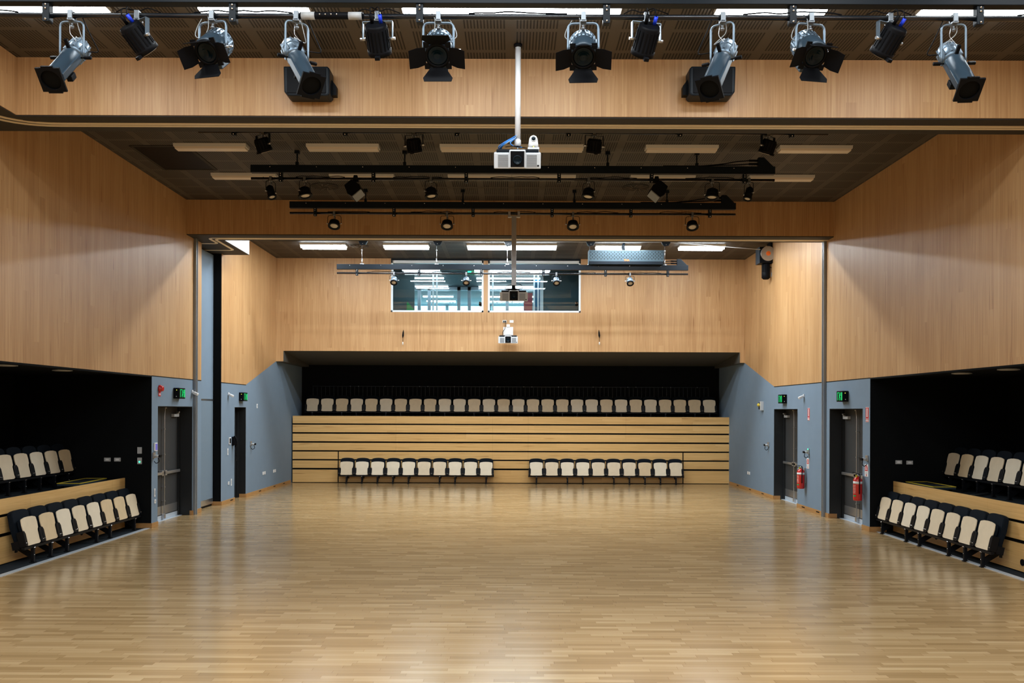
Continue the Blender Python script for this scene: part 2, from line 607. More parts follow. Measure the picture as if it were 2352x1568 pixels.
def side_wall(side, X, ry1, doors, pocket):
    """one side wall: veneer above, blue grey paint below, black recess for the seating"""
    sg = -1 if side == 'left' else 1
    xo = X + sg * T

    def bb(mb, y0, y1, z0, z1):
        mb.bb(min(X, xo), max(X, xo), y0, y1, z0, z1)
    w = MB()
    pieces = []
    ys = [ry1]
    for (a, b) in doors:
        ys += [a, b]
    if pocket:
        ys += list(pocket)
    ys = sorted(ys) + [YR]
    for a, b in zip(ys[:-1], ys[1:]):
        if (a, b) in doors:
            bb(w, a, b, DZ, WZ)
        elif pocket and (a, b) == tuple(pocket):
            continue
        elif b == YR:
            yk = 23.42
            bb(w, a, yk, 0, WZ)
            xa, xb = min(X, xo), max(X, xo)
            w.prism([(yk, 0), (YR, 0), (YR, 4.2), (YB, 3.87), (yk, WZ)], xa, xb, 'x')
        else:
            bb(w, a, b, 0, WZ)
    o = struct(w.build('wall_' + side, 'blue'), 'blue grey painted side wall with veneer above, on the ' + side)
    v = MB()
    xa, xb = min(X, xo), max(X, xo)
    y_end = pocket[0] if pocket else 23.42
    bb(v, RY0, y_end, WZ, CEIL)
    if pocket:
        bb(v, pocket[1], 23.42, WZ, CEIL)
        bb(v, pocket[0], pocket[1], BZ, CEIL)
    v.prism([(23.42, WZ), (YB, 3.87), (YB, CEIL), (23.42, CEIL)], xa, xb, 'x')
    bb(v, YF, RY0, 0, CEIL)
    v.build('wood_panelling', 'veneer', o)
    # thin shadow gap under the veneer
    k = MB()
    xg = X - sg * 0.004
    for (a, b) in ((ry1, pocket[0] if pocket else 23.42),) + (((pocket[1], 23.42),) if pocket else ()):
        k.bb(min(X, xg), max(X, xg), a, b, WZ - 0.012, WZ + 0.004)
    k.build('shadow_gap', 'black', o)
    # black lining of the recess
    r = MB()
    xr = X + sg * RX
    r.bb(min(X + sg * 0.002, xr), max(X + sg * 0.002, xr), ry1 - 0.004, ry1 + 0.1, 0, WZ + 0.1)          # end wall
    r.bb(min(xr, xr + sg * 0.1), max(xr, xr + sg * 0.1), RY0 - 0.1, ry1 + 0.1, 0, WZ + 0.1)   # back
    r.bb(min(X + sg * T, xr), max(X + sg * T, xr), RY0 - 0.1, RY0, 0, WZ + 0.1)
    r.bb(min(X + sg * T, xr), max(X + sg * T, xr), RY0, ry1, WZ + 0.0, WZ + 0.1)
    r.bb(min(X, X + sg * T), max(X, X + sg * T), RY0, ry1, WZ - 0.03, WZ - 0.001)
    r.build('recess_lining', 'black_wall', o)
    return o


POCK = (20.05, 21.43)
wl = side_wall('left', XL, RYL, [D_L1, D_L2], POCK)
wr = side_wall('right', XR, RYR, [D_R1, D_R2], None)

# pocket for the folded partition (left)
p = MB()
p.bb(XL - 1.2, XL - 0.001, POCK[1] - 0.004, POCK[1] + 0.1, 0, BZ)
p.bb(XL - 1.3, XL - 1.2, POCK[0] - 0.1, POCK[1] + 0.1, 0, BZ)
p.bb(XL - 1.2, XL - T, POCK[0] - 0.1, POCK[0], 0, BZ)
p.build('pocket_lining', 'black_wall', wl)

# carpets and edge strips of the side recesses
for side, X, ry1 in (('left', XL, RYL), ('right', XR, RYR)):
    sg = -1 if side == 'left' else 1
    xe = sg * 7.30
    x2 = X + sg * RX
    c = MB().bb(min(xe, x2), max(xe, x2), RY0, ry1, -0.12, 0.002)
    struct(c.build('floor_' + side + '_recess', 'carpet'), 'charcoal carpet of the ' + side + ' seating recess')
    s_ = MB()
    for q in (0, 1):
        a = xe - sg * (0.055 - q * 0.05)
        b = a + sg * 0.042
        s_.bb(min(a, b), max(a, b), RY0, ry1 - 0.02, 0.0, 0.009, bev=0.003)
    struct(s_.build('trim_edge_' + side, 'strip'), 'ribbed aluminium strip where parquet meets carpet on the ' + side)

# skirting boards
def skirting(side, X, spans):
    sg = -1 if side == 'left' else 1
    b = MB()
    for y0, y1 in spans:
        a, c = X, X - sg * 0.018
        b.bb(min(a, c), max(a, c), y0, y1, 0, 0.10, bev=0.003)
    return b, sg


b, sg = skirting('left', XL, [(RYL - 0.018, D_L1[0]), (D_L1[1], POCK[0]), (POCK[1], D_L2[0]), (D_L2[1], 28.15)])
b.bb(XL - 0.36, XL, RYL - 0.018, RYL, 0, 0.10)
b.bb(XL - 0.30, XL, POCK[1] - 0.018, POCK[1], 0, 0.10)
b.bb(XL - 0.17, XL, D_L2[1] - 0.018, D_L2[1], 0, 0.10)
b.bb(XL - 0.05, XL, D_L1[1] - 0.018, D_L1[1], 0, 0.10)
for yy in (22.1, 24.6, 26.1, 27.2):
    b.bb(XL + 0.018, XL + 0.021, yy, yy + 0.2, 0.045, 0.07, mi=1)
struct(b.build('baseboard_left', ['skirt', 'black']), 'timber skirting along the left wall')
b, sg = skirting('right', XR, [(RYR - 0.018, D_R1[0]), (D_R1[1], D_R2[0]), (D_R2[1], 28.15)])
b.bb(XR, XR + 0.33, RYR - 0.018, RYR, 0, 0.10)
b.bb(XR, XR + 0.17, D_R2[1] - 0.018, D_R2[1], 0, 0.10)
b.bb(XR, XR + 0.17, D_R1[1] - 0.018, D_R1[1], 0, 0.10)
for yy in (19.9, 20.9, 24.3, 25.6, 27.0):
    b.bb(XR - 0.021, XR - 0.018, yy, yy + 0.2, 0.045, 0.07, mi=1)
struct(b.build('baseboard_right', ['skirt', 'black']), 'timber skirting along the right wall')

# beams: veneered faces, dark underside with partition tracks
def beam(name, y0, y1, xa, xb, label):
    w = MB().bb(xa, xb, y0, y1, BZ, CEIL)
    o = struct(w.build(name, 'veneer'), label)
    MB().bb(xa, xb, y0 + 0.012, y1 - 0.004, BZ - 0.014, BZ).build('underside', 'dark_soffit', o)
    return o


bm1 = beam('trim_1', B1A, B1B, XL, XR, 'veneered bulkhead beam above the stage lights')
bm2 = beam('trim_2', B2A, B2B, XL, XR, 'veneered bulkhead beam between the middle and rear bays')
# left bulkhead running towards the camera
BX = -6.57
bl = MB().bb(XL, BX, YF, B1A, BZ, CEIL)
o = struct(bl.build('trim_3', 'veneer'), 'veneered bulkhead along the left of the front bay')
MB().bb(XL, BX - 0.012, YF, B1A + 0.012, BZ - 0.014, BZ).build('underside', 'dark_soffit', o)
# soffit of the partition pocket in the rear bay
SX, SY = -6.60, 21.60
sf = MB().bb(XL, SX, B2B, SY, BZ, CEIL)
o = struct(sf.build('trim_4', 'white'), 'white soffit box over the folded partition')
MB().bb(XL - 1.2, SX, B2B - 0.004, SY, BZ - 0.014, BZ).build('underside', 'dark_soffit', o)


def ribbon(path, w, z, t=0.008):
    """flat strip following a plan path"""
    mb = MB()
    pts = [Vector((a, b, 0)) for a, b in path]
    L, R_ = [], []
    for i, q in enumerate(pts):
        d = (pts[min(i + 1, len(pts) - 1)] - pts[max(i - 1, 0)]).normalized()
        nrm = Vector((-d.y, d.x, 0))
        L.append(q + nrm * w / 2)
        R_.append(q - nrm * w / 2)
    n = len(pts)
    vs = [(p_.x, p_.y, z) for p_ in L] + [(p_.x, p_.y, z) for p_ in R_] + [(p_.x, p_.y, z - t) for p_ in L] + [(p_.x, p_.y, z - t) for p_ in R_]
    fs = []
    for i in range(n - 1):
        fs += [(i, i + 1, n + i + 1, n + i), (2 * n + i, 3 * n + i, 3 * n + i + 1, 2 * n + i + 1),
               (i, 2 * n + i, 2 * n + i + 1, i + 1), (n + i, n + i + 1, 3 * n + i + 1, 3 * n + i)]
    mb.add(vs, fs)
    return mb


def smooth_path(pts, r):
    return [(p_.x, p_.y) for p_ in fillet([(a, b, 0) for a, b in pts], r, 10)]


def merge(*mbs):
    r = MB()
    for q in mbs:
        r.add(q.v, q.f, False)
    return r


zt = BZ - 0.014
tk1 = []
for o_ in (-0.045, 0.045):
    tk1.append(ribbon(smooth_path([(-7.0 - o_, 8.0), (-7.0 - o_, 11.74 + o_), (XR, 11.74 + o_)], 0.85), 0.062, zt))
struct(merge(*tk1).build('trim_5', 'track'), 'twin cream partition tracks under the first beam')
tk2 = [ribbon(smooth_path([(XR, 19.46), (-6.865, 19.46), (-6.865, 20.11), (XL - 0.1, 20.11)], 0.14), 0.062, zt),
       ribbon(smooth_path([(XR, 19.56), (-6.765, 19.56), (-6.765, 20.95), (XL - 0.3, 20.95)], 0.16), 0.062, zt)]
struct(merge(*tk2).build('trim_6', 'track'), 'cream partition tracks curving under the second beam')
# thin bands in the dark soffit colour beside the tracks
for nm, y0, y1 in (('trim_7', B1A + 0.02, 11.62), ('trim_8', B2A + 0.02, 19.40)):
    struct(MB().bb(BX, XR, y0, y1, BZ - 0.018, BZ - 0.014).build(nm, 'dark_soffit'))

# partition posts at the second beam
for nm, x0, side in (('trim_9', XL, 1), ('trim_10', XR, -1)):
    q = MB()
    for i, (w_, mi) in enumerate(((0.035, 0), (0.04, 1), (0.03, 0))):
        xa = x0 + side * 0.002
        ya = 19.54 + i * 0.045
        q.bb(min(xa, xa + side * (0.045 if mi else 0.06)), max(xa, xa + side * (0.045 if mi else 0.06)), ya, ya + w_, 0, BZ - 0.014, mi=mi)
    struct(q.build(nm, ['post', 'alu']), 'grey aluminium partition post on the ' + ('left' if side > 0 else 'right') + ' wall')

# rear wall with the control room windows
WIN = [(-3.72, -0.885), (-0.75, 2.09)]
WZ0, WZ1 = 5.39, 6.97
w = MB()
for a, b_, z0, z1 in ((XL, -3.72, 4.19, CEIL), (-0.885, -0.75, 4.19, CEIL), (2.09, XR, 4.19, CEIL), (-3.72, -0.885, 4.19, WZ0), (-0.75, 2.09, 4.19, WZ0)):
    w.bb(a, b_, YB, YB + 0.14, z0, z1)
w.bb(XL, -7.01, YB, YB + 0.14, 3.87, 4.19)
w.bb(6.98, XR, YB, YB + 0.14, 3.87, 4.19)
wb = struct(w.build('wall_back', 'veneer'), 'veneered rear wall above the tiered seating')
# recess under it
r = MB()
ya, yb = YB + 0.14, YR
r.add([(-7.01, YB + 0.012, 4.19), (6.98, YB + 0.012, 4.19), (6.98, yb, 3.93), (-7.01, yb, 3.93),
       (-7.01, YB + 0.012, 4.205), (6.98, YB + 0.012, 4.205), (6.98, yb, 4.03), (-7.01, yb, 4.03)],
      [(0, 1, 2, 3), (4, 7, 6, 5), (0, 4, 5, 1), (3, 2, 6, 7), (0, 3, 7, 4), (1, 5, 6, 2)])
r.bb(XL, -6.99, YB + 0.012, yb, 3.86, 3.88)
r.bb(6.96, XR, YB + 0.012, yb, 3.86, 3.88)
r.bb(-7.01, -6.99, YB + 0.012, yb, 3.87, 4.2)
r.bb(6.96, 6.98, YB + 0.012, yb, 3.87, 4.2)
r.build('recess_soffit', 'recess_paint', wb)
MB().bb(XL - T, XR + T, YR, YR + 0.12, 0, 4.1).build('recess_back', 'black_wall', wb)
MB().bb(XL - T, XR + T, YB + 0.14, YR + 0.1, 4.23, 4.33).build('recess_cover', 'black_wall', wb)
MB().bb(-3.72, 2.09, YB - 0.004, YB + 0.14, WZ1, CEIL).build('window_head', 'rig', wb)

# windows
for i, (a, b_) in enumerate(WIN):
    fr_ = MB()
    q = 0.055
    fr_.bb(a, a + q, YB - 0.012, YB + 0.10, WZ0, WZ1, bev=0.004)
    fr_.bb(b_ - q, b_, YB - 0.012, YB + 0.10, WZ0, WZ1, bev=0.004)
    fr_.bb(a, b_, YB - 0.012, YB + 0.10, WZ0, WZ0 + q, bev=0.004)
    fr_.bb(a, b_, YB - 0.012, YB + 0.10, WZ1 - q - 0.03, WZ1, bev=0.004)
    o = struct(fr_.build('window_%d' % (i + 1), 'frame_white'), ('left' if i == 0 else 'right') + ' control room window in the rear wall')
    MB().bb(a + q, b_ - q, YB + 0.04, YB + 0.05, WZ0 + q, WZ1 - q - 0.03).build('pane', 'glass', o)


# ------------------------------------------------------------------ ceiling lights
def ceiling_light(y, x, lit, label, group, proto=None, twin=False):
    if proto:
        return dup(proto, (x, y, CEIL), None, label, group)
    t = thing('ceiling_light', label, 'light', (x, y, CEIL), 0, group)
    W = 0.44 if twin else 0.24
    h = MB()
    h.prism([(-W / 2, 0), (W / 2, 0), (W / 2 - 0.02, -0.05), (-W / 2 + 0.02, -0.05)], -LAMP_L / 2 - 0.02, LAMP_L / 2 + 0.02, 'x')
    h.build('housing', 'housing', t)
    if twin:
        for s in (-1, 1):
            MB().cyl((-LAMP_L / 2, s * 0.11, -0.075), (LAMP_L / 2, s * 0.11, -0.075), 0.045, n=12).build('tube', 'tube', t)
    else:
        d = MB()
        pr = [(-0.1, -0.05), (0.1, -0.05), (0.085, -0.085), (-0.085, -0.085)]
        d.prism(pr, -LAMP_L / 2, LAMP_L / 2, 'x')
        d.build('diffuser', 'tube_front' if lit else 'cream', t)
    return t


WHERE = ['leftmost', 'second from left', 'third from left', 'third from right', 'second from right', 'rightmost']
pr_ = None
for i, xx in enumerate(XS):
    o = ceiling_light(9.9, xx, True, 'glowing tube ceiling light behind the front lighting bar, ' + WHERE[i], 'lit tubes behind the front lighting bar', pr_)
    pr_ = pr_ or o
pr_ = None
for i, xx in enumerate(XS):
    o = ceiling_light(15.16, xx, False, 'unlit cream ceiling light, front row of the middle bay, ' + WHERE[i], 'unlit lights of the middle bay', pr_)
    pr_ = pr_ or o
for i, xx in enumerate(XS):
    ceiling_light(17.04, xx, False, 'unlit cream ceiling light, back row of the middle bay, ' + WHERE[i], 'unlit lights of the middle bay', pr_)
pr_ = None
for i, xx in enumerate(XS):
    o = ceiling_light(24.2, xx, True, 'glowing twin tube light on the rear bay ceiling, ' + WHERE[i], 'lit twin tubes of the rear bay', pr_, True)
    pr_ = pr_ or o


# ------------------------------------------------------------------ ceiling details
def hatch(x0, x1, y0, y1, label, name='ceiling_hatch'):
    t = thing(name, label, 'vent', ((x0 + x1) / 2, (y0 + y1) / 2, CEIL))
    w, d = (x1 - x0) / 2, (y1 - y0) / 2
    MB().bb(-w, w, -d, d, -0.006, 0).build('grille', 'black', t)
    f_ = MB()
    for a in (-1, 1):
        f_.bb(a * w - 0.03, a * w + 0.03, -d, d, -0.012, 0)
        f_.bb(-w, w, a * d - 0.03, a * d + 0.03, -0.012, 0)
    f_.build('frame', 'dark_soffit', t)


hatch(-6.75, -5.75, 15.2, 16.7, 'black return air grille in the middle bay ceiling, left corner')
hatch(-6.6, -5.9, 22.9, 23.7, 'black return air grille in the rear bay ceiling by the left wall')


def swirl(x, y, label):
    t = thing('swirl_diffuser', label, 'vent', (x, y, CEIL))
    MB().cyl((0, 0, -0.012), (0, 0, 0), 0.28, n=28).build('plate', 'dark_soffit', t)
    b_ = MB()
    for i in range(12):
        a = i * pi / 6
        b_.bar((cos(a) * .08, sin(a) * .08, -.018), (cos(a + .5) * .25, sin(a + .5) * .25, -.018), .022, .01)
    b_.build('vanes', 'housing_dark', t)


swirl(-4.35, 24.4, 'round swirl air diffuser between lit tubes in the rear bay ceiling')
swirl(-3.9, 17.9, 'round swirl air diffuser in the dim middle bay ceiling, left side')
swirl(2.55, 17.9, 'round swirl air diffuser in the dim middle bay ceiling, right side')
d_ = thing('smoke_detector', 'small round smoke detector on the rear bay ceiling above leftmost tubes', 'detector', (-4.75, 22.55, CEIL))
MB().lathe([(0.07, 0), (0.07, -0.03), (0.045, -0.055)], (0, 0, 0), (0, 0, 1)).build('body', 'lightgrey', d_)

# ------------------------------------------------------------------ lighting battens
BL_ = 9.39
HANG = [-4.16, -2.5, -0.835, 0.83, 2.49, 4.155]


def batten(Y, z, label, L=BL_, rods=(), cable=False, junction=True, proto=None):
    """black channel beam with a scaffold pipe clamped under it; origin at the pipe"""
    t = thing('lighting_batten', label, 'lighting bar', (0, Y, z), 0, 'lighting battens')
    b_ = MB()
    b_.bb(-L / 2, L / 2, -0.05, 0.05, 0.10, 0.235, bev=0.004)
    b_.build('channel', 'rig', t)
    p_ = MB().cyl((-L / 2, 0, 0), (L / 2, 0, 0), 0.024, n=14)
    p_.build('pipe', 'pipe', t)
    h = MB()
    h.prism([(-0.028, -0.065), (0.028, -0.065), (0.032, -0.05), (0.032, 0.11), (-0.032, 0.11), (-0.032, -0.05)], -0.035, 0.035, 'y', bev=0.004)
    for zz in (-0.045, 0.05, 0.085):
        h.ball((0, -0.038, zz), 0.011, 8, mi=1)
    n_h = [q for q in HANG] + ([-5.82 + 0.0, 5.82] if L > 11 else [])
    for q in n_h:
        o = h.build('hanger', ['rig', 'chrome'], t, (q, 0, 0)) if q == n_h[0] else None
        if o is None:
            o = hh.copy()
            COL.objects.link(o)
            o.parent = t
            o.location = (q, 0, 0)
        hh = o
    bo = MB().ball((0, 0, 0), 0.010, 6)
    i = -L / 2 + 0.35
    pb = None
    while i < L / 2:
        if pb is None:
            pb = bo.build('bolt', 'chrome', t)
        else:
            pb = pb.copy()
            COL.objects.link(pb)
            pb.parent = t
        pb.location = (i, -0.052, 0.20)
        i += 0.83
    for q in rods:
        rm = MB()
        top = CEIL - z
        if cable:
            rm.cyl((q, 0, 0.235), (q, 0, top - 0.2), 0.006, n=6)
            rm.cyl((q, 0, 0.235), (q, 0, 0.40), 0.014, n=8)
            rm.cyl((q - 0.05, 0, 0.245), (q + 0.05, 0, 0.245), 0.016, n=8)
            rm.ball((q, 0, 0.62), 0.022, 8)
            rm.build('suspension_cable', 'alu', t)
        else:
            rm.cyl((q, 0, 0.235), (q, 0, top), 0.014, n=8)
            rm.bb(q - 0.04, q + 0.04, -0.04, 0.04, top - 0.06, top - 0.001)
            rm.bb(q - 0.025, q + 0.025, -0.03, 0.03, 0.235, 0.30)
            rm.build('suspension_rod', 'rig', t)
    if junction:
        j = MB()
        j.prism([(L / 2 - 0.30, 0.235), (L / 2 - 0.30, 0.40), (L / 2 - 0.20, 0.40), (L / 2 - 0.03, 0.235)], -0.045, 0.045, 'y', bev=0.005)
        j.build('end_box', 'rig', t)
        c = MB()
        for dz in (0.29, 0.35):
            c.cyl((L / 2 - 0.46, 0, dz), (L / 2 - 0.30, 0, dz), 0.02, n=8)
        c.build('cable_plug', 'black', t)
        c = MB()
        for dz in (0.29, 0.35):
            pts = [(L / 2 - 0.46, 0, dz), (L / 2 - 0.7, 0, dz - .02), (L / 2 - 0.9, 0.0, 0.27 + (0.02 if dz > .3 else 0)), (L / 2 - 1.3, 0, 0.25), (L / 2 - 2.0, 0, 0.25)]
            if cable:
                pts = pts[:2] + [(L / 2 - 0.78, 0.0, dz + 0.15)]
            c.tube(fillet(pts, .1, 3), 0.010, 6)
        c.build('supply_cable', 'black', t)
    # cable loosely taped along the pipe
    rnd = random.Random(int(Y * 10))
    for q in range(5):
        c = MB()
        x0 = -L / 2 + 0.8 + q * (L - 2.4) / 4
        pts = []
        for s_ in range(9):
            pts.append((x0 + s_ * 0.11, -0.005, 0.026 + rnd.random() * 0.028 * (1 if 0 < s_ < 8 else 0)))
        c.tube(fillet(pts, .05, 2), 0.007, 5)
        c.build('bar_cable', 'black', t)
    return t


Y1, Z1 = 7.70, 5.895
YM, ZM = 12.86, 6.53
Y2, Z2 = 15.47, 6.53
Y3, Z3 = 18.17, 6.53
Y4, Z4 = 23.06, 6.045
b1 = batten(Y1, Z1, 'lighting batten nearest the camera with large stage lights', 12.2, (-3.33, 0, 3.33), junction=False)
batten(YM, ZM, 'lighting batten just behind the front bulkhead carrying four black lights', BL_, (-3.0, 0, 3.0), junction=False)
batten(Y2, Z2, 'lighting batten of the middle bay carrying two loudspeakers', BL_, (-3.87, -1.94, 1.7, 3.3))
batten(Y3, Z3, 'lighting batten in front of the second bulkhead holding a projector pole', BL_, (-3.1, -1.05, 1.3, 3.25))
b4 = batten(Y4, Z4, 'lowered lighting batten in front of the control room windows', BL_, (-4.03, -2.03, -0.14, 2.06, 4.07), cable=True)

# socket strip on the nearest bar
t = thing('socket_strip', 'black socket strip with grey collars clamped to the front lighting bar', 'socket strip', (-1.62, Y1, Z1))
s_ = MB().cyl((-0.28, -0.012, 0.0), (0.28, -0.012, 0.0), 0.031, n=14)
s_.build('body', 'black', t)
for q in (-0.21, 0.21):
    MB().cyl((q - 0.06, -0.012, 0), (q + 0.06, -0.012, 0), 0.033, n=14).build('collar', 'lightgrey', t)
s_ = MB()
for q in (-0.1, -0.05, 0.0, 0.05):
    s_.ball((q, -0.045, 0.0), 0.008, 8)
s_.build('studs', 'chrome', t)


# ------------------------------------------------------------------ stage lights
def frame_from(d, piv):
    f = Vector(d).normalized()
    r = f.cross(Vector((0, 0, 1))).normalized()
    u = r.cross(f)
    Mx = Matrix(((r.x, f.x, u.x, piv[0]), (r.y, f.y, u.y, piv[1]), (r.z, f.z, u.z, piv[2]), (0, 0, 0, 1)))
    return Mx, r


def aim(pb, pf, la, lb, Y):
    """pivot and direction of a fixture whose rear and lens centres show at two photo points"""
    lo, hi = -0.05, la + lb
    for _ in range(40):
        c = (lo + hi) / 2
        B, Fp = P(pb[0], pb[1], Y + c * la / (la + lb)), P(pf[0], pf[1], Y - c * lb / (la + lb))
        if (Fp - B).length < la + lb:
            lo = c
        else:
            hi = c
    d = (Fp - B).normalized()
    return B + d * la, d


def clamp_part(t):
    c = MB()
    c.bb(-0.022, 0.022, -0.036, 0.036, 0.018, 0.034, bev=0.004)
    c.bb(-0.022, 0.022, -0.042, -0.026, -0.05, 0.034, bev=0.004)
    c.bb(-0.022, 0.022, 0.026, 0.042, -0.05, 0.034, bev=0.004)
    c.bb(-0.026, 0.026, -0.042, 0.042, -0.055, -0.035, bev=0.004)
    c.cyl((0, 0, -0.10), (0, 0, -0.05), 0.010, n=8)
    c.ball((0, 0, -0.10), 0.018, 8)
    return c.build('clamp', 'clamp', t)


def yoke_part(t, r, w, drop, rt=0.011, top=-0.06, matname='yoke', flat=False, splay=0.0):
    rh = Vector((r.x, r.y, 0)).normalized()
    pts = [rh * (w + splay) * -1 + Vector((0, 0, -drop)), rh * -w + Vector((0, 0, -drop * 0.75)), rh * -w + Vector((0, 0, top)), rh * w + Vector((0, 0, top)),
           rh * w + Vector((0, 0, -drop * 0.75)), rh * (w + splay) + Vector((0, 0, -drop))]
    y_ = MB()
    if flat:
        p_ = [pts[0], pts[2], pts[3], pts[5]]
        for a, b_ in zip(p_[:-1], p_[1:]):
            d = (b_ - a)
            n_ = rh.cross(Vector((0, 0, 1)))
            q = d.normalized()
            w_ = q.cross(n_)
            R = Matrix((w_, q, n_)).transposed()
            y_.box((a + b_) / 2, (0.006, d.length + 0.006, 0.04), R)
    else:
        y_.tube(fillet(pts, 0.05, 4), rt, 8)
    y_.build('yoke', matname, t)
    return rh


def wire(t, pts, rr=0.004, matname='greycable', name='cable', r=.04):
    MB().tube(fillet(pts, r, 4), rr, 5).build(name, matname, t)


def ellipsoidal(pb, pf, label, rn):
    p0, d = aim(pb, pf, 0.13, 0.48, Y1)
    drop = Z1 - p0.z
    t = thing('profile_spotlight', label, 'stage light', (p0.x, Y1, Z1), 0, 'profile spotlights on the front bar')
    clamp_part(t)
    X, r = frame_from(d, (0, 0, -drop))
    rh = yoke_part(t, r, 0.105, drop, 0.010, -0.055)
    b_ = MB(X)          # barrel: +Y is the lens end
    b_.lathe([(0.072, -0.02), (0.082, 0.0), (0.086, 0.03), (0.080, 0.07), (0.080, 0.44), (0.088, 0.46)], (0, 0, 0), (0, 1, 0), 24)
    for s in (-1, 1):
        b_.box((s * 0.078, 0.22, 0.0), (0.02, 0.42, 0.06), None, 0.006)
    b_.build('barrel', 'fixture_grey', t)
    h = MB(X)           # rear lamp housing with cooling fins
    h.lathe([(0.045, -0.245), (0.078, -0.235), (0.090, -0.20), (0.092, -0.12), (0.086, -0.04), (0.072, -0.02)], (0, 0, 0), (0, 1, 0), 24)
    for i in range(10):
        a = i * pi / 5
        h.box((cos(a) * 0.090, -0.13, sin(a) * 0.090), (0.012, 0.17, 0.012), None)
    h.lathe([(0.095, -0.155), (0.095, -0.135)], (0, 0, 0), (0, 1, 0), 24)
    h.build('lamp_housing', 'fixture_silver', t)
    g = MB(X)           # square gel frame with the round opening
    n = 32
    S = 0.103
    GY = 0.47
    vs, fs = [], []
    for yy in (GY, GY + 0.02):
        for i in range(n):
            a = 2 * pi * i / n + pi / 4
            cs, sn = cos(a), sin(a)
            k_ = S / max(abs(cs), abs(sn))
            vs.append((cs * k_, yy, sn * k_))
        for i in range(n):
            a = 2 * pi * i / n + pi / 4
            vs.append((cos(a) * 0.083, yy, sin(a) * 0.083))
    for i in range(n):
        j = (i + 1) % n
        fs += [(i, j, n + j, n + i), (2 * n + i, 3 * n + i, 3 * n + j, 2 * n + j), (i, 2 * n + i, 2 * n + j, j), (n + i, n + j, 3 * n + j, 3 * n + i)]
    g.add(vs, fs)
    g.box((0, GY + 0.01, -S - 0.006), (0.12, 0.016, 0.016))
    g.box((0, GY + 0.01, S + 0.006), (0.10, 0.016, 0.016))
    g.build('gel_frame', 'black', t)
    MB(X).lathe([(0.083, GY + 0.004), (0.080, GY + 0.005), (0.002, GY + 0.006)], (0, 0, 0), (0, 1, 0), 24).build('lens', 'lens_dark', t)
    for q, (a, l_) in enumerate(((1, 0.02), (-1, 0.02))):
        kx = MB(X)
        kx.cyl((a * 0.09, l_, 0), (a * 0.12, l_, 0), 0.008, n=8)
        kx.box((a * 0.15, l_, 0), (0.065, 0.028, 0.026), None, 0.006)
        kx.build('side_knob', 'black', t)
    kx = MB(X)
    kx.box((0.0, 0.0, 0.115), (0.03, 0.03, 0.085), None, 0.006)
    kx.build('shutter_handle', 'black', t)
    kx = MB(X)
    kx.box((0.0, 0.10, -0.105), (0.03, 0.03, 0.07), None, 0.006)
    kx.build('focus_knob', 'black', t)
    kx = MB(X).box((-0.06 * rn, 0.25, -0.075), (0.05, 0.09, 0.05), None, 0.006)
    kx.build('gobo_slot_cover', 'black', t)
    back = X @ Vector((0, -0.2, 0.1))
    wire(t, [(0.02, 0, 0.03), (0.05, 0.03, -0.12), (0.07 * rn, 0.08, -0.22), back], 0.004)
    wire(t, [(-0.02, 0, -0.06), (-0.03, 0.02, -0.15), (0.03, 0.02, -0.22), (0.0, 0.05, -0.26), back], 0.003, 'steel', 'safety_chain', 0.02)
    wire(t, [(0.09 * rn, 0.0, -0.01), (0.15 * rn, 0.03, -0.16), (0.21 * rn, 0.08, -0.3), X @ Vector((0.09 * rn, -0.2, -0.02))], 0.005, 'black', 'power_cable')
    return t


ellipsoidal((177, 117), (118, 183), 'profile spotlight with square gel frame, far left of the front bar, aimed left', 1)
ellipsoidal((673, 118), (715, 196), 'profile spotlight with square gel frame in front of the left wall speaker', 1)
ellipsoidal((1666, 121), (1630, 204), 'profile spotlight with square gel frame in front of the right wall speaker', -1)
ellipsoidal((2181, 127), (2226, 206), 'profile spotlight with square gel frame, far right of the front bar, aimed right', -1)


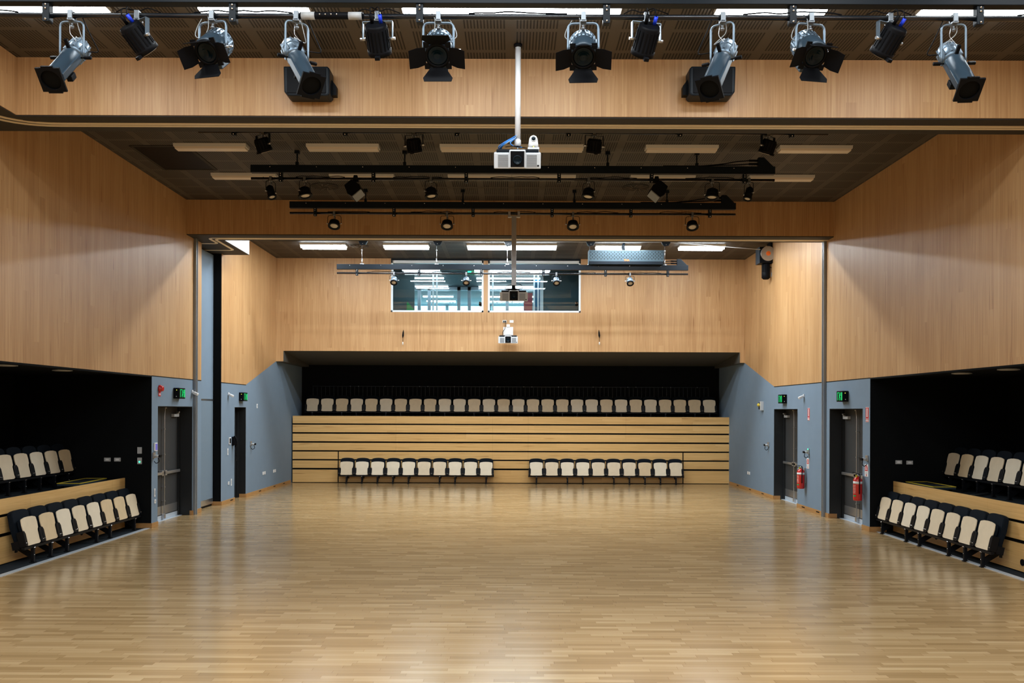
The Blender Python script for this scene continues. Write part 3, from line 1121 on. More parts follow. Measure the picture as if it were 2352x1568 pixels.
def fresnel(pb, pf, label, top=0.6, side=1, rn=1, sl=1, sr=1):
    """fresnel with barn doors; pivot at the yoke bolts"""
    p0, d = aim(pb, pf, 0.12, 0.115, Y1)
    drop = Z1 - p0.z
    t = thing('fresnel_spotlight', label, 'stage light', (p0.x, Y1, Z1), 0, 'fresnel spotlights on the front bar')
    clamp_part(t)
    X, r = frame_from(d, (0, 0, -drop))
    yoke_part(t, r, 0.135, drop, 0.011, -0.055)
    b_ = MB(X)
    b_.lathe([(0.06, -0.17), (0.115, -0.16), (0.12, -0.15), (0.12, -0.06)], (0, 0, 0), (0, 1, 0), 28)
    for i in range(22):
        a = i * 2 * pi / 22
        b_.box((cos(a) * 0.121, -0.105, sin(a) * 0.121), (0.014, 0.085, 0.014), Matrix.Rotation(-a, 3, 'Y'))
    b_.lathe([(0.124, -0.165), (0.124, -0.155)], (0, 0, 0), (0, 1, 0), 28)
    b_.build('finned_housing', 'fixture_silver', t)
    f_ = MB(X)
    f_.lathe([(0.118, -0.06), (0.125, -0.04), (0.125, 0.09), (0.112, 0.105)], (0, 0, 0), (0, 1, 0), 28)
    f_.box((0, 0.02, -0.13), (0.17, 0.16, 0.06), None, 0.01)
    f_.build('body', 'fixture_grey', t)
    l_ = MB(X)
    l_.lathe([(0.088, 0.108), (0.086, 0.112), (0.075, 0.12), (0.074, 0.117), (0.06, 0.127), (0.059, 0.123), (0.042, 0.132), (0.041, 0.129), (0.002, 0.138)], (0, 0, 0), (0, 1, 0), 28)
    l_.build('lens', 'lens', t)
    q = MB(X)
    q.lathe([(0.088, 0.105), (0.112, 0.105), (0.112, 0.122), (0.088, 0.122), (0.088, 0.105)], (0, 0, 0), (0, 1, 0), 28, cap=False)
    for a in (-1, 1):
        for e in (-1, 1):
            q.box((a * 0.095, 0.113, e * 0.095), (0.05, 0.014, 0.05))
    q.build('lens_ring', 'black', t)
    # barn doors: hinged on the ring, folding forward by an angle from the optical axis

    def flap(axis, s, ang, w0, w1, L, notch=0.5):
        mb = MB()
        poly = [(-w0, 0), (w0, 0), (w0, 0.02), (w1, L * notch), (w1 * 0.92, L), (-w1 * 0.92, L), (-w1, L * notch), (-w0, 0.02)]
        o_, dd = ((0, 0.122, s * 0.105), Vector((0, cos(ang), s * sin(ang)))) if axis == 'v' else ((s * 0.105, 0.122, 0), Vector((s * sin(ang), cos(ang), 0)))
        wv = Vector((1, 0, 0)) if axis == 'v' else Vector((0, 0, 1))
        nv = wv.cross(dd) * 0.002
        vs = [Vector(o_) + wv * a + dd * b for a, b in poly]
        n = len(poly)
        vv = [X @ (v_ + nv) for v_ in vs] + [X @ (v_ - nv) for v_ in vs]
        mb.add(vv, [tuple(range(n)), tuple(reversed(range(n, 2 * n)))] + [(i, i + n, (i + 1) % n + n, (i + 1) % n) for i in range(n)])
        mb.build('barn_door', 'black', t)
    flap('v', 1, top, 0.075, 0.125, 0.13)
    flap('v', -1, 0.42, 0.078, 0.132, 0.15, 0.75)
    flap('h', -1, 1.05 * sl, 0.080, 0.088, 0.16)
    flap('h', 1, 1.05 * sr, 0.080, 0.088, 0.16)
    for a in (-1, 1):
        kx = MB(X).cyl((a * 0.12, 0, 0), (a * 0.165, 0, 0), 0.012, n=10)
        if a == -side:
            kx.cyl((a * 0.16, 0, 0), (a * 0.20, 0, 0), 0.009, n=8)
        kx.build('side_knob', 'steel', t)
    back = X @ Vector((0.02, -0.12, 0.12))
    wire(t, [(-0.06, 0, 0.03), (-0.03, -0.02, -0.02), (-0.03, -0.02, -0.13), (-0.10, 0.02, -0.2), X @ Vector((-0.1, -0.1, 0.06))], 0.0045)
    wire(t, [(0.02, 0, -0.08), (0.04, 0.02, -0.14), (-0.01, 0.04, -0.19), back], 0.003, 'black', 'power_cable', .02)
    wire(t, [(0.09 * rn, 0, -0.01), (0.15 * rn, 0.02, -0.1), (0.17 * rn, 0.02, -0.18), X @ Vector((0.13 * rn, 0, 0.02))], 0.004)
    return t


fresnel((502, 100), (475, 121), 'barn door fresnel spotlight on the front bar, leftmost one, turned left', 0.2, 1, -1, 1.0, 0.5)
fresnel((1009, 101), (1005, 128), 'barn door fresnel spotlight left of the white projector pole', 1.0, 1, 1)
fresnel((1339, 104), (1340, 131), 'barn door fresnel spotlight right of the white projector pole', 0.43, 1, -1)
fresnel((1850, 104), (1872, 129), 'barn door fresnel spotlight on the front bar, rightmost one, turned right', 0.25, 1, -1, 0.6, 1.0)


def led_par(Y, zb, x, d, label, group, drop=0.17, L=0.26, R0=0.092, back=True, scale=1.0, dressed=True):
    t = thing('par_light', label, 'stage light', (x, Y, zb), 0, group)
    clamp_part(t)
    X, r = frame_from(d, (0, 0, -drop))
    yoke_part(t, r, R0 + 0.035, drop, 0.009, -0.05, 'yoke' if dressed else 'rig', flat=True)
    b_ = MB(X)
    h = L / 2
    b_.lathe([(R0 * 0.9, -h), (R0, -h + 0.02), (R0, h - 0.05), (R0 * 1.1, h - 0.04), (R0 * 1.1, h)], (0, 0, 0), (0, 1, 0), 24)
    for i in range(16):
        a = i * pi / 8
        b_.box((cos(a) * R0, 0, sin(a) * R0), (0.012, L * 0.7, 0.012), Matrix.Rotation(-a, 3, 'Y'))
    b_.box((0, h - 0.01, -R0 * 1.2), (0.045, 0.03, 0.06), None, 0.004)
    b_.build('body', 'black', t)
    MB(X).lathe([(R0, h + 0.002), (R0 * 0.9, h + 0.006), (0.002, h + 0.008)], (0, 0, 0), (0, 1, 0), 24).build('lens', 'lampface', t)
    for a in (-1, 1):
        MB(X).cyl((a * R0, 0, 0), (a * (R0 + 0.06), 0, 0), 0.014, n=8).build('side_knob', 'steel', t)
    if back:
        c = MB(X)
        c.cyl((0.045, -h - 0.07, 0.02), (0.045, -h, 0.02), 0.017, n=10)
        c.build('blue_plug', 'bluecon', t)
        c = MB(X)
        c.cyl((-0.035, -h - 0.08, 0.02), (-0.035, -h, 0.02), 0.016, n=10)
        c.build('signal_plug', 'black', t)
        for q, xx in enumerate((0.045, -0.035)):
            e = X @ Vector((xx, -h - 0.07, 0.02))
            wire(t, [e, e + Vector((-0.01, 0.0, 0.08)), (-0.05 + q * 0.07, 0.0, 0.04), (-0.12 + q * .2, -0.01, 0.07), (-0.2 + q * .4, 0, 0.03)], 0.005, 'black', 'lead')
    return t


GP = 'black par lights on the front bar'
for px, d, lab in ((318, (0.42, 0.62, -0.66), 'black par light on the front bar, leftmost, tipped right'),
                   (868, (0.05, 0.70, -0.71), 'black par light hanging straight beside the left fresnel on the front bar'),
                   (1484, (-0.16, 0.70, -0.70), 'black par light on the front bar right of the projector pole'),
                   (2042, (-0.30, 0.66, -0.69), 'black par light on the front bar, rightmost, tipped left')):
    q = P(px, 40, Y1)
    led_par(Y1, Z1, q.x, d, lab, GP, 0.20, 0.26, 0.098)
GP = 'black lights just behind the front bulkhead'
for px, lab in ((604, 'leftmost'), (951, 'second from left'), (1365, 'second from right'), (1764, 'rightmost')):
    q = P(px, 307, YM)
    led_par(YM, ZM, q.x, ((1176 - px) * 0.0004, 0.35, -0.85), 'black par light tucked behind the front bulkhead, ' + lab, GP, 0.20, 0.20, 0.105, back=False, dressed=False)


def small_par(Y, zb, x, d, label, group, drop=0.20, L=0.20, R0=0.075, body='black', ring=True, lens='lampface'):
    t = thing('par_can', label, 'stage light', (x, Y, zb), 0, group)
    clamp_part(t)
    X, r = frame_from(d, (0, 0, -drop))
    yoke_part(t, r, R0 + 0.03, drop, 0.006, -0.05, 'rig')
    h = L / 2
    b_ = MB(X)
    b_.lathe([(R0 * 0.55, -h), (R0 * 0.95, -h + 0.03), (R0, 0), (R0, h - 0.03)], (0, 0, 0), (0, 1, 0), 20)
    b_.build('body', body, t)
    q = MB(X)
    q.lathe([(R0 * 0.82, h - 0.03), (R0 * 1.16, h - 0.03), (R0 * 1.16, h), (R0 * 0.82, h), (R0 * 0.82, h - 0.03)], (0, 0, 0), (0, 1, 0), 8 if ring else 20, smooth=False, cap=False)
    q.build('lens_ring', 'black', t)
    MB(X).lathe([(R0 * 0.86, h - 0.02), (R0 * 0.6, h - 0.012), (0.002, h - 0.008)], (0, 0, 0), (0, 1, 0), 20).build('lens', lens, t)
    for a in (-1, 1):
        MB(X).cyl((a * R0, 0, 0), (a * (R0 + 0.05), 0, 0), 0.010, n=8).build('side_knob', 'steel', t)
    wire(t, [X @ Vector((0, -h, 0)), (0.03, 0.02, -0.08), (-0.05, 0, -0.02), (-0.14, 0, 0.03)], 0.005, 'black', 'lead')
    return t


G2 = 'par cans on the middle bay batten'
for px, d, R0, L, lab in ((622, (0.30, -0.25, -0.9), 0.07, 0.24, 'slim black par can at the left end of the middle batten'),
                          (700, (0.22, -0.12, -0.97), 0.11, 0.17, 'black par can left of the left hanging loudspeaker'),
                          (990, (0.15, -0.15, -0.97), 0.105, 0.17, 'black par can between left hanging loudspeaker and projector pole'),
                          (1352, (-0.15, -0.15, -0.97), 0.105, 0.17, 'black par can between projector pole and right hanging loudspeaker'),
                          (1636, (-0.1, -0.12, -0.97), 0.11, 0.17, 'black par can right of the right hanging loudspeaker'),
                          (1720, (-0.28, -0.2, -0.9), 0.07, 0.24, 'slim black par can at the right end of the middle batten')):
    q = P(px, 412, Y2)
    small_par(Y2, Z2, q.x, d, lab, G2, 0.24, L, R0, ring=False)
G3 = 'par cans on the batten before the second bulkhead'
for px, lab in ((768, 'leftmost'), (1027, 'left of the projector drop pole'), (1316, 'right of the projector drop pole'), (1590, 'rightmost')):
    q = P(px, 490, Y3)
    small_par(Y3, Z3, q.x, (0, -0.42, -0.9), 'black par can against the second bulkhead, ' + lab, G3, 0.22, 0.15, 0.11, ring=False)
G4 = 'silver par cans on the lowered batten'
for px, lab in ((905, 'at the left edge of the left window'), (1071, 'before the right half of the left window'), (1278, 'before the right window'), (1447, 'right of the windows')):
    q = P(px, 629, Y4)
    small_par(Y4, Z4, q.x, (0.02, -0.62, -0.78), 'silver par can on the lowered batten ' + lab, G4, 0.19, 0.20, 0.085, 'fixture_silver')


# ------------------------------------------------------------------ loudspeakers
def wall_speaker(px, label, s):
    t = thing('wall_loudspeaker', label, 'loudspeaker', P(px, 197, 11.28), 0, 'loudspeakers on the front bulkhead')
    b_ = MB()
    b_.prism([(-0.30, 0.19), (0.27, 0.19), (0.30, 0.16), (0.30, -0.16), (0.27, -0.19), (-0.24, -0.19), (-0.29, -0.14)] if s > 0 else
             [(0.30, 0.19), (-0.27, 0.19), (-0.30, 0.16), (-0.30, -0.16), (-0.27, -0.19), (0.24, -0.19), (0.29, -0.14)], -0.17, 0.08, 'y', bev=0.02)
    b_.build('cabinet', 'rig', t)
    MB().bb(-0.25, 0.25, -0.182, -0.17, -0.16, 0.16, bev=0.004).build('grille', 'black', t)
    c = MB()
    c.prism([(s * 0.30, 0.06), (s * 0.36, -0.02), (s * 0.36, -0.14), (s * 0.30, -0.14)], -0.05, 0.05, 'y')
    c.bb(s * 0.2 - 0.05, s * 0.2 + 0.05, 0.08, 0.119, -0.1, 0.1)
    c.build('wall_bracket', 'black', t)


wall_speaker(711, 'black loudspeaker mounted on the front bulkhead, left', 1)
wall_speaker(1630, 'black loudspeaker mounted on the front bulkhead, right', -1)


def hung_speaker(px, s, label):
    q = P(px, 412, Y2)
    t = thing('hanging_loudspeaker', label, 'loudspeaker', (q.x, Y2, Z2), 0, 'loudspeakers on the middle batten')
    R = Matrix.Translation((0, -0.02, -0.235)) @ Matrix.Rotation(s * rad(-40), 4, 'Y') @ Matrix.Rotation(rad(78), 4, 'X')
    b_ = MB(R)
    b_.prism([(-0.105, -0.09), (0.105, -0.09), (0.135, 0.0), (0.085, 0.17), (-0.085, 0.17), (-0.135, 0.0)], -0.13, 0.13, 'z', bev=0.012)
    b_.build('cabinet', 'black', t)
    MB(R).bb(-0.10, 0.10, -0.108, -0.088, -0.12, 0.12, bev=0.006).build('grille', 'vent', t)
    c = MB()
    c.prism([(-0.06, -0.06), (0.06, -0.06), (0.03, 0.06), (-0.03, 0.06)], -0.03, 0.03, 'y')
    c.bar((0, 0, -0.2), (0, 0, -0.04), 0.03, 0.03)
    c.build('hanging_bracket', 'black', t)


hung_speaker(817, 1, 'black loudspeaker with grey grille hanging left on the middle batten')
hung_speaker(1508, -1, 'black loudspeaker with grey grille hanging right on the middle batten')


# ------------------------------------------------------------------ projectors
def projector(loc, label, group='projectors', rz=0.0, pitch=8.0):
    """origin at the middle of the front face bottom"""
    t = thing('projector', label, 'projector', loc, rz, group)
    t.rotation_euler = (rad(pitch), 0, rz)
    W, H, D = 0.58, 0.19, 0.46
    body = 'proj_white'
    b_ = MB()
    b_.bb(-W / 2, W / 2, 0, D, 0, H, bev=0.012)
    b_.build('case', body, t)
    b_ = MB().bb(-W / 2 + 0.03, W / 2 - 0.03, 0.05, D - 0.05, H, H + 0.035, bev=0.008)
    b_.build('underbody', 'rig', t)
    n = MB()
    n.bb(-0.102, 0.102, -0.03, 0.06, 0.005, H + 0.035, bev=0.018)
    n.build('lens_surround', 'proj_white', t)
    n = MB().bb(-0.085, 0.085, -0.036, -0.026, 0.02, H + 0.02, bev=0.004)
    n.build('lens_plate', 'black', t)
    l_ = MB()
    l_.lathe([(0.052, 0), (0.056, 0.018), (0.046, 0.02), (0.04, 0.006), (0.002, 0.012)], (0, -0.034, 0.105), (0, -1, 0), 24)
    l_.build('lens', 'lens', t)
    for s in (-1, 1):
        v = MB()
        xa, xb = (0.115, 0.24) if s > 0 else (-0.24, -0.115)
        z = 0.02
        while z < H - 0.025:
            v.bb(xa, xb, -0.004, 0.004, z, z + 0.007)
            z += 0.0125
        v.build('vent_grille', 'vent', t)
    MB().bb(0.245, 0.268, -0.003, 0.003, 0.025, 0.045).build('sensor_window', 'black', t)
    return t


# large projector on the long white pole
PP = P(1188, 401, 10.95)
pj = projector((PP.x, 10.68, PP.z), 'white projector on the long white ceiling pole in front', 'projectors', 0.0, 18.0)
t = thing('projector_pole', 'long white ceiling pole holding the front projector', 'pole', (PP.x + 0.005, 10.95, CEIL))
dz = CEIL - (PP.z + 0.305)
q = MB().cyl((0, 0, -dz + 0.11), (0, 0, -0.03), 0.036, n=20)
q.build('tube', 'white', t)
MB().lathe([(0.042, 0.0), (0.042, 0.07), (0.036, 0.09)], (0, 0, -dz + 0.05), (0, 0, 1), 20).build('collar', 'white', t)
MB().cyl((0, 0, -dz - 0.002), (0, 0, -dz + 0.06), 0.012, n=10).build('stem', 'steel', t)
MB().cyl((0, 0, -0.04), (0, 0, -0.001), 0.055, n=20).build('ceiling_flange', 'black', t)
t = thing('cable_bundle', 'blue and grey cables looped over the front projector beside its pole', 'cables', (PP.x, 10.95, PP.z + 0.30))
for i, (mt_, dx) in enumerate((('bluecable', 0), ('bluecable', 0.015), ('bluecable', -0.02), ('greycable', 0.03))):
    wire(t, [(0.03, 0.0, 0.18 + i * .02), (-0.06 + dx, -0.06, 0.14), (-0.16 + dx, -0.09, 0.075), (-0.23 + dx, -0.06, 0.02 + i * .004), (-0.2, 0.05, 0.012)], 0.006, mt_, 'cable')
wire(t, [(-0.02, -0.05, 0.15), (-0.1, -0.1, 0.07), (-0.05, -0.1, 0.03), (0.06, -0.1, 0.015)], 0.007, 'bluecable', 'cable')
wire(t, [(-0.15, -0.1, 0.02), (-0.05, -0.12, 0.03), (0.05, -0.1, 0.018), (0.12, -0.08, 0.012)], 0.005, 'black', 'cable')

# PTZ camera on the front projector
cq = P(1225, 358, 10.78)
t = thing('video_camera', 'white dome shaped video camera standing on the front projector', 'camera', (cq.x, 10.78, PP.z + 0.235))
t.scale = (0.84, 0.84, 0.80)
MB().cyl((0, 0, 0), (0, 0, 0.02), 0.075, n=24).build('foot', 'black', t)
MB().bb(-0.085, 0.085, -0.085, 0.085, 0.02, 0.052, bev=0.006).build('base_plate', 'proj_white', t)
q = MB().lathe([(0.075, 0.052), (0.078, 0.06)], (0, 0, 0), (0, 0, 1), 28)
q.build('swivel_ring', 'black', t)
q = MB().lathe([(0.080, 0.062), (0.074, 0.12), (0.066, 0.19), (0.060, 0.215), (0.045, 0.243), (0.022, 0.258), (0.002, 0.262)], (0, 0, 0), (0, 0, 1), 28)
q.build('dome', 'white', t)
q = MB().cyl((0, -0.085, 0.185), (0, -0.03, 0.185), 0.040, n=20)
q.build('lens_barrel', 'lightgrey', t)
MB().lathe([(0.030, 0), (0.026, 0.006), (0.002, 0.008)], (0, -0.085, 0.185), (0, -1, 0), 20).build('lens', 'lens', t)
MB().box((0.0, -0.081, 0.057), (0.018, 0.008, 0.008)).build('status_light', 'yellow_led', t)

# second projector on the drop pole from the batten before the second bulkhead
q2 = P(1180, 695, Y3)
projector((q2.x, Y3 - 0.24, q2.z), 'projector silhouetted against the control room windows on a drop pole')
t = thing('projector_drop_pole', 'square steel drop pole clamped to the batten above the middle projector', 'pole', (q2.x + 0.0, Y3, Z3))
zz = Z3 - q2.z - 0.262
MB().bb(-0.05, 0.05, -0.05, 0.05, -zz + 0.10, -0.06, bev=0.004).build('tube', 'steel', t)
c = MB()
c.bb(-0.13, 0.13, -0.04, 0.04, -0.075, -0.045, bev=0.004)
for s in (-1, 1):
    c.bb(s * 0.1 - 0.025, s * 0.1 + 0.025, -0.042, 0.042, -0.08, 0.04, bev=0.004)
c.build('pipe_clamp', 'steel', t)
c = MB().bb(-0.12, 0.12, -0.1, 0.1, -zz + 0.003, -zz + 0.02).bb(-0.035, 0.035, -0.035, 0.035, -zz + 0.02, -zz + 0.11)
c.build('mount_plate', 'black', t)
wire(t, [(-0.05, 0, -zz + 0.12), (-0.14, -0.02, -zz + 0.1), (-0.2, 0, -zz + 0.03), (-0.12, -0.05, -zz + .02)], 0.007, 'black', 'cable')
wire(t, [(0.05, 0, -zz + 0.13), (0.16, -0.02, -zz + 0.12), (0.19, 0, -zz + 0.03), (0.1, -0.05, -zz + .02)], 0.007, 'black', 'cable')

# third projector on a wall arm under the windows
q3 = P(1167, 790, 25.9)
projector((q3.x, 25.62, q3.z), 'white projector on a wall arm below the control room windows')
t = thing('projector_wall_arm', 'white wall bracket arm carrying the rear wall projector', 'bracket', (q3.x, YB, q3.z))
c = MB()
c.bb(-0.15, 0.15, -0.02, -0.001, 0.26, 0.56, bev=0.004)
c.bb(-0.05, 0.05, -0.05, -0.02, 0.56, 0.64, bev=0.004)
c.build('wall_plate', 'white', t)
MB().bb(-0.04, 0.04, -0.5, -0.02, 0.30, 0.36, bev=0.004).build('arm', 'white', t)
MB().bb(-0.05, 0.05, -0.55, -0.45, 0.228, 0.30, bev=0.004).build('mount_head', 'lightgrey', t)
wire(t, [(-0.08, -0.03, 0.70), (-0.1, -0.05, 0.5), (-0.17, -0.1, 0.4), (-0.16, -0.35, 0.27), (0.1, -0.45, 0.24)], 0.008, 'black', 'cable')
for i, px in enumerate((1159, 1175)):
    q = P(px, 738, YB)
    t = thing('wall_socket', ('black plugged' if i == 0 else 'blank') + ' white wall plate above the rear wall projector', 'socket', (q.x, YB, q.z))
    MB().bb(-0.06, 0.06, -0.012, -0.0005, -0.04, 0.04, bev=0.004).build('plate', 'white', t)
    if i == 0:
        MB().bb(-0.04, -0.005, -0.05, -0.012, -0.025, 0.02, bev=0.004).bb(0.01, 0.045, -0.05, -0.012, -0.025, 0.02, bev=0.004).build('plugs', 'black', t)

# hanging microphones on the rear wall
for px, lab in ((925, 'left'), (1377, 'right')):
    q = P(px, 775, YB - 0.12)
    t = thing('hanging_microphone', 'dark hanging microphone with a white tip on the rear wall, ' + lab, 'microphone', (q.x, YB - 0.10, q.z))
    s = 1 if lab == 'left' else -1
    MB().lathe([(0.006, -0.02), (0.028, 0.06), (0.022, 0.16), (0.004, 0.24)], (0, 0, 0), (s * 0.08, 0, 1), 12).build('body', 'black', t)
    MB().lathe([(0.016, -0.22), (0.018, -0.15), (0.012, -0.13)], (0, 0, 0), (0, 0, 1), 12).build('tag', 'white', t)
    MB().cyl((0, 0, -0.14), (0, 0, 0.0), 0.007, n=8).build('stem', 'black', t)
    MB().bar((0, 0, 0.05), (0, 0.098, 0.05), 0.012, 0.012).build('wall_pin', 'black', t)

# ------------------------------------------------------------------ rigging of the lowered batten
for i, px in enumerate((831, 1005, 1172, 1354, 1527)):
    q = P(px, 560, 22.9)
    xx = (-4.03, -2.03, -0.14, 2.06, 4.07)[i]
    t = thing('pulley_block', 'dark pulley block on the rear bay ceiling above the lowered batten, ' + ['leftmost', 'second from left', 'middle', 'second from right', 'rightmost'][i], 'pulley', (xx, Y4, CEIL), 0, 'pulley blocks over the lowered batten')
    b_ = MB()
    b_.prism([(-0.15, 0), (0.15, 0), (0.15, -0.14), (0.10, -0.23), (-0.02, -0.25), (-0.06, -0.20)], -0.05, 0.05, 'y', bev=0.006)
    b_.build('side_plates', 'rig', t)
    c = MB()
    for a, e in ((-0.1, -0.08), (0.02, -0.1), (0.12, -0.1), (0.03, -0.2), (0.02, -0.02), (-0.05, -0.1)):
        c.ball((a, -0.052, e), 0.012, 6)
    c.build('bolts', 'chrome', t)
t = thing('winch_cable', 'thin steel cable running under the rear bay ceiling to the winch', 'cable', (0, Y4, 6.86))
wa = P(1748, 572, 23.0)
MB().tube([(-4.0, 0, 0.05), (4.1, 0, 0.04), (wa.x - 0.0, 0.0, wa.z - 6.86)], 0.009, 6).build('wire', 'lightgrey', t)

# power rack sitting on the lowered batten
t = thing('power_rack', 'perforated steel dimmer rack with red lettering on the lowered batten', 'dimmer rack', (2.94, Y4, Z4 + 0.236))
xa, xb = P(1351, 600, Y4).x - 2.94, P(1522, 600, Y4).x - 2.94
zt_ = P(1436, 577, Y4).z - (Z4 + 0.236)
MB().bb(xa, xb, -0.17, 0.12, 0.001, zt_, bev=0.008).build('case', 'perforated', t)
for s, e in ((xa, 1), (xb, -1)):
    MB().bb(s, s + e * 0.014, -0.178, -0.17, 0.0, zt_).build('edge_strip', 'fixture_grey', t)
MB().bb(xa, xb, -0.178, -0.17, 0.0, 0.075).build('lower_band', 'rig', t)
text_mesh('TNA', 'lettering', 0.075, 'orange', t, Matrix.Translation((P(1437, 600, Y4).x - 2.94, -0.181, 0.10)) @ Matrix.Rotation(pi / 2, 4, 'X'))
c = MB()
for i in range(5):
    c.tube(fillet([(0.02 + i * .012, 0, zt_), (-0.03 + i * .02, 0.0, zt_ + 0.1), (0.02 + i * .01, 0, zt_ + 0.22)], .05, 3), 0.012, 6)
c.build('cable_loom', 'rig', t)

# winch on the right wall
q = P(1763, 582, 23.6)
t = thing('cable_winch', 'black electric winch with a round drum and orange hub on the right wall', 'winch', (q.x, 23.6, q.z))
xw = XR - q.x
MB().bb(-0.22, 0.16, -0.02, 0.36, -0.26, 0.18, bev=0.006).build('gear_case', 'black', t)
MB().bb(-0.225, -0.219, -0.02, 0.36, -0.26, 0.18).build('side_plate', 'fixture_grey', t)
MB().cyl((0, -0.07, -0.01), (0, -0.02, -0.01), 0.20, n=32).build('drum', 'steel', t)
MB().cyl((0, -0.09, -0.01), (0, -0.07, -0.01), 0.062, n=16).ball((0, -0.088, -0.01), 0.02, 8).build('hub', 'orange', t)
c = MB().lathe([(0.09, 0.0), (0.105, 0.02), (0.105, 0.26), (0.115, 0.28), (0.115, 0.42), (0.07, 0.46)], (-0.01, 0.12, -0.23), (0, 0, -1), 20)
for i in range(12):
    a = i * pi / 6
    c.box((-0.01 + cos(a) * 0.108, 0.12 + sin(a) * 0.108, -0.40), (0.012, 0.012, 0.2))
c.build('motor', 'black', t)
c = MB().bb(0.10, xw - 0.002, 0.05, 0.30, -0.24, 0.10).bb(xw - 0.05, xw - 0.002, 0.0, 0.35, -0.26, 0.33)
c.build('wall_bracket', 'black', t)
MB().bb(0.18, xw - 0.002, 0.05, 0.17, -0.62, -0.50, bev=0.006).build('isolator', 'lightgrey', t)
wire(t, [(0.09, 0.1, -0.36), (0.14, 0.1, -0.36), (0.16, 0.1, -0.44), (0.24, 0.1, -0.50)], 0.010, 'black', 'cable')


# ------------------------------------------------------------------ tip-up chairs
def chair_outline():
    """plywood seat underside, tipped up: half outline mirrored (x, s)"""
    right = [(0.150, 0.000), (0.205, 0.022), (0.196, 0.040), (0.180, 0.060), (0.178, 0.205), (0.186, 0.225), (0.205, 0.245), (0.213, 0.330), (0.204, 0.405), (0.185, 0.420), (0.100, 0.437)]
    return right + [(0.0, 0.441)] + [(-a, b_) for a, b_ in reversed(right)]


LEAN = rad(13)
SEATP = []


def seat_mesh():
    R = Matrix.Translation((0, -0.055, 0.285)) @ Matrix.Rotation(-LEAN, 4, 'X')
    q = MB(R)
    q.prism(chair_outline(), 0.0, 0.013, 'y')
    return q


def make_chair():
    t = thing('tip_up_chair', 'chair', 'chair', (0, 0, 0))
    seat = seat_mesh().build('seat_underside', PLY[0], t)
    R = Matrix.Translation((0, -0.055, 0.285)) @ Matrix.Rotation(-LEAN, 4, 'X')
    c = MB(R)
    c.prism([(a * 0.95, b_ * 0.96 + 0.006) for a, b_ in chair_outline()], 0.0135, 0.075, 'y', bev=0.012)
    c.build('seat_cushion', 'fabric', t)
    R2 = Matrix.Translation((0, 0.05, 0.285)) @ Matrix.Rotation(-LEAN, 4, 'X')
    b_ = MB(R2)
    arc = [(0.222 * cos(i * pi / 14) if 0 < i < 14 else (0.228 if i == 0 else -0.228), 0.50 + 0.055 * sin(i * pi / 14)) for i in range(15)]
    b_.prism([(-0.205, 0.06), (0.205, 0.06), (0.228, 0.30)] + arc + [(-0.228, 0.30)], 0.0, 0.085, 'y', bev=0.02)
    b_.build('backrest', 'fabric', t)
    R3 = Matrix.Translation((0, -0.055, 0.285)) @ Matrix.Rotation(-LEAN, 4, 'X')
    for s in (-1, 1):
        h = MB(R3)
        h.prism([(s * 0.252, 0.0), (s * 0.205, 0.0), (s * 0.190, 0.03), (s * 0.190, 0.19), (s * 0.215, 0.235), (s * 0.252, 0.235)], -0.02, 0.09, 'y', bev=0.006)
        h.prism([(s * 0.252, -0.02), (s * 0.225, -0.02), (s * 0.225, 0.10), (s * 0.252, 0.10)], 0.09, 0.2, 'y')
        h.ball((s * 0.236, -0.022, 0.05), 0.009, 8, mi=1)
        h.build('hinge_bracket', ['chair_frame', 'chrome'], t)
    # leg: post to the floor, cantilever arm back to the tier front
    l_ = MB()
    l_.bb(-0.022, 0.022, -0.06, -0.01, 0.012, 0.265, bev=0.004)
    l_.bb(-0.03, 0.03, -0.075, 0.005, 0.0, 0.014)
    l_.ball((-0.014, -0.063, 0.235), 0.009, 8, mi=1)
    l_.ball((0.014, -0.063, 0.235), 0.009, 8, mi=1)
    l_.ball((0.0, -0.063, 0.12), 0.007, 8, mi=1)
    l_.build('leg_post', ['chair_frame', 'chrome'], t)
    l_ = MB()
    l_.prism([(-0.02, 0.05), (-0.02, 0.15), (0.225, 0.29), (0.225, 0.20)], 0.0, 0.03, 'x')
    l_.bb(-0.012, 0.042, 0.225, 0.243, 0.15, 0.33)
    l_.build('leg_arm', 'chair_frame', t)
    return t


proto = make_chair()
used = [False]
LEGS = ('leg_post', 'leg_arm')
rp = random.Random(3)


def place_chair(x, y, z, rz, label, group, leg=True, ply=None):
    if not used[0]:
        o = proto
        used[0] = True
        o.location = (x, y, z)
        o.rotation_euler = (0, 0, rz)
        o['label'] = label
        o['group'] = group
    else:
        o = dup(proto, (x, y, z), rz, label, group, () if leg else LEGS)
    for ch in o.children:
        if ch.name.startswith('seat_underside'):
            ch.material_slots[0].link = 'OBJECT'
            ch.material_slots[0].material = PLY[rp.choice((0, 0, 1, 2)) if ply is None else ply]
    return o


def seat_rail(name_label, p, L, rz):
    t = thing('seat_rail', name_label, 'rail', p, rz, 'black rails under the chair rows')
    MB().bb(-L / 2, L / 2, -0.055, -0.005, 0.232, 0.272, bev=0.004).build('tube', 'chair_frame', t)
    return t


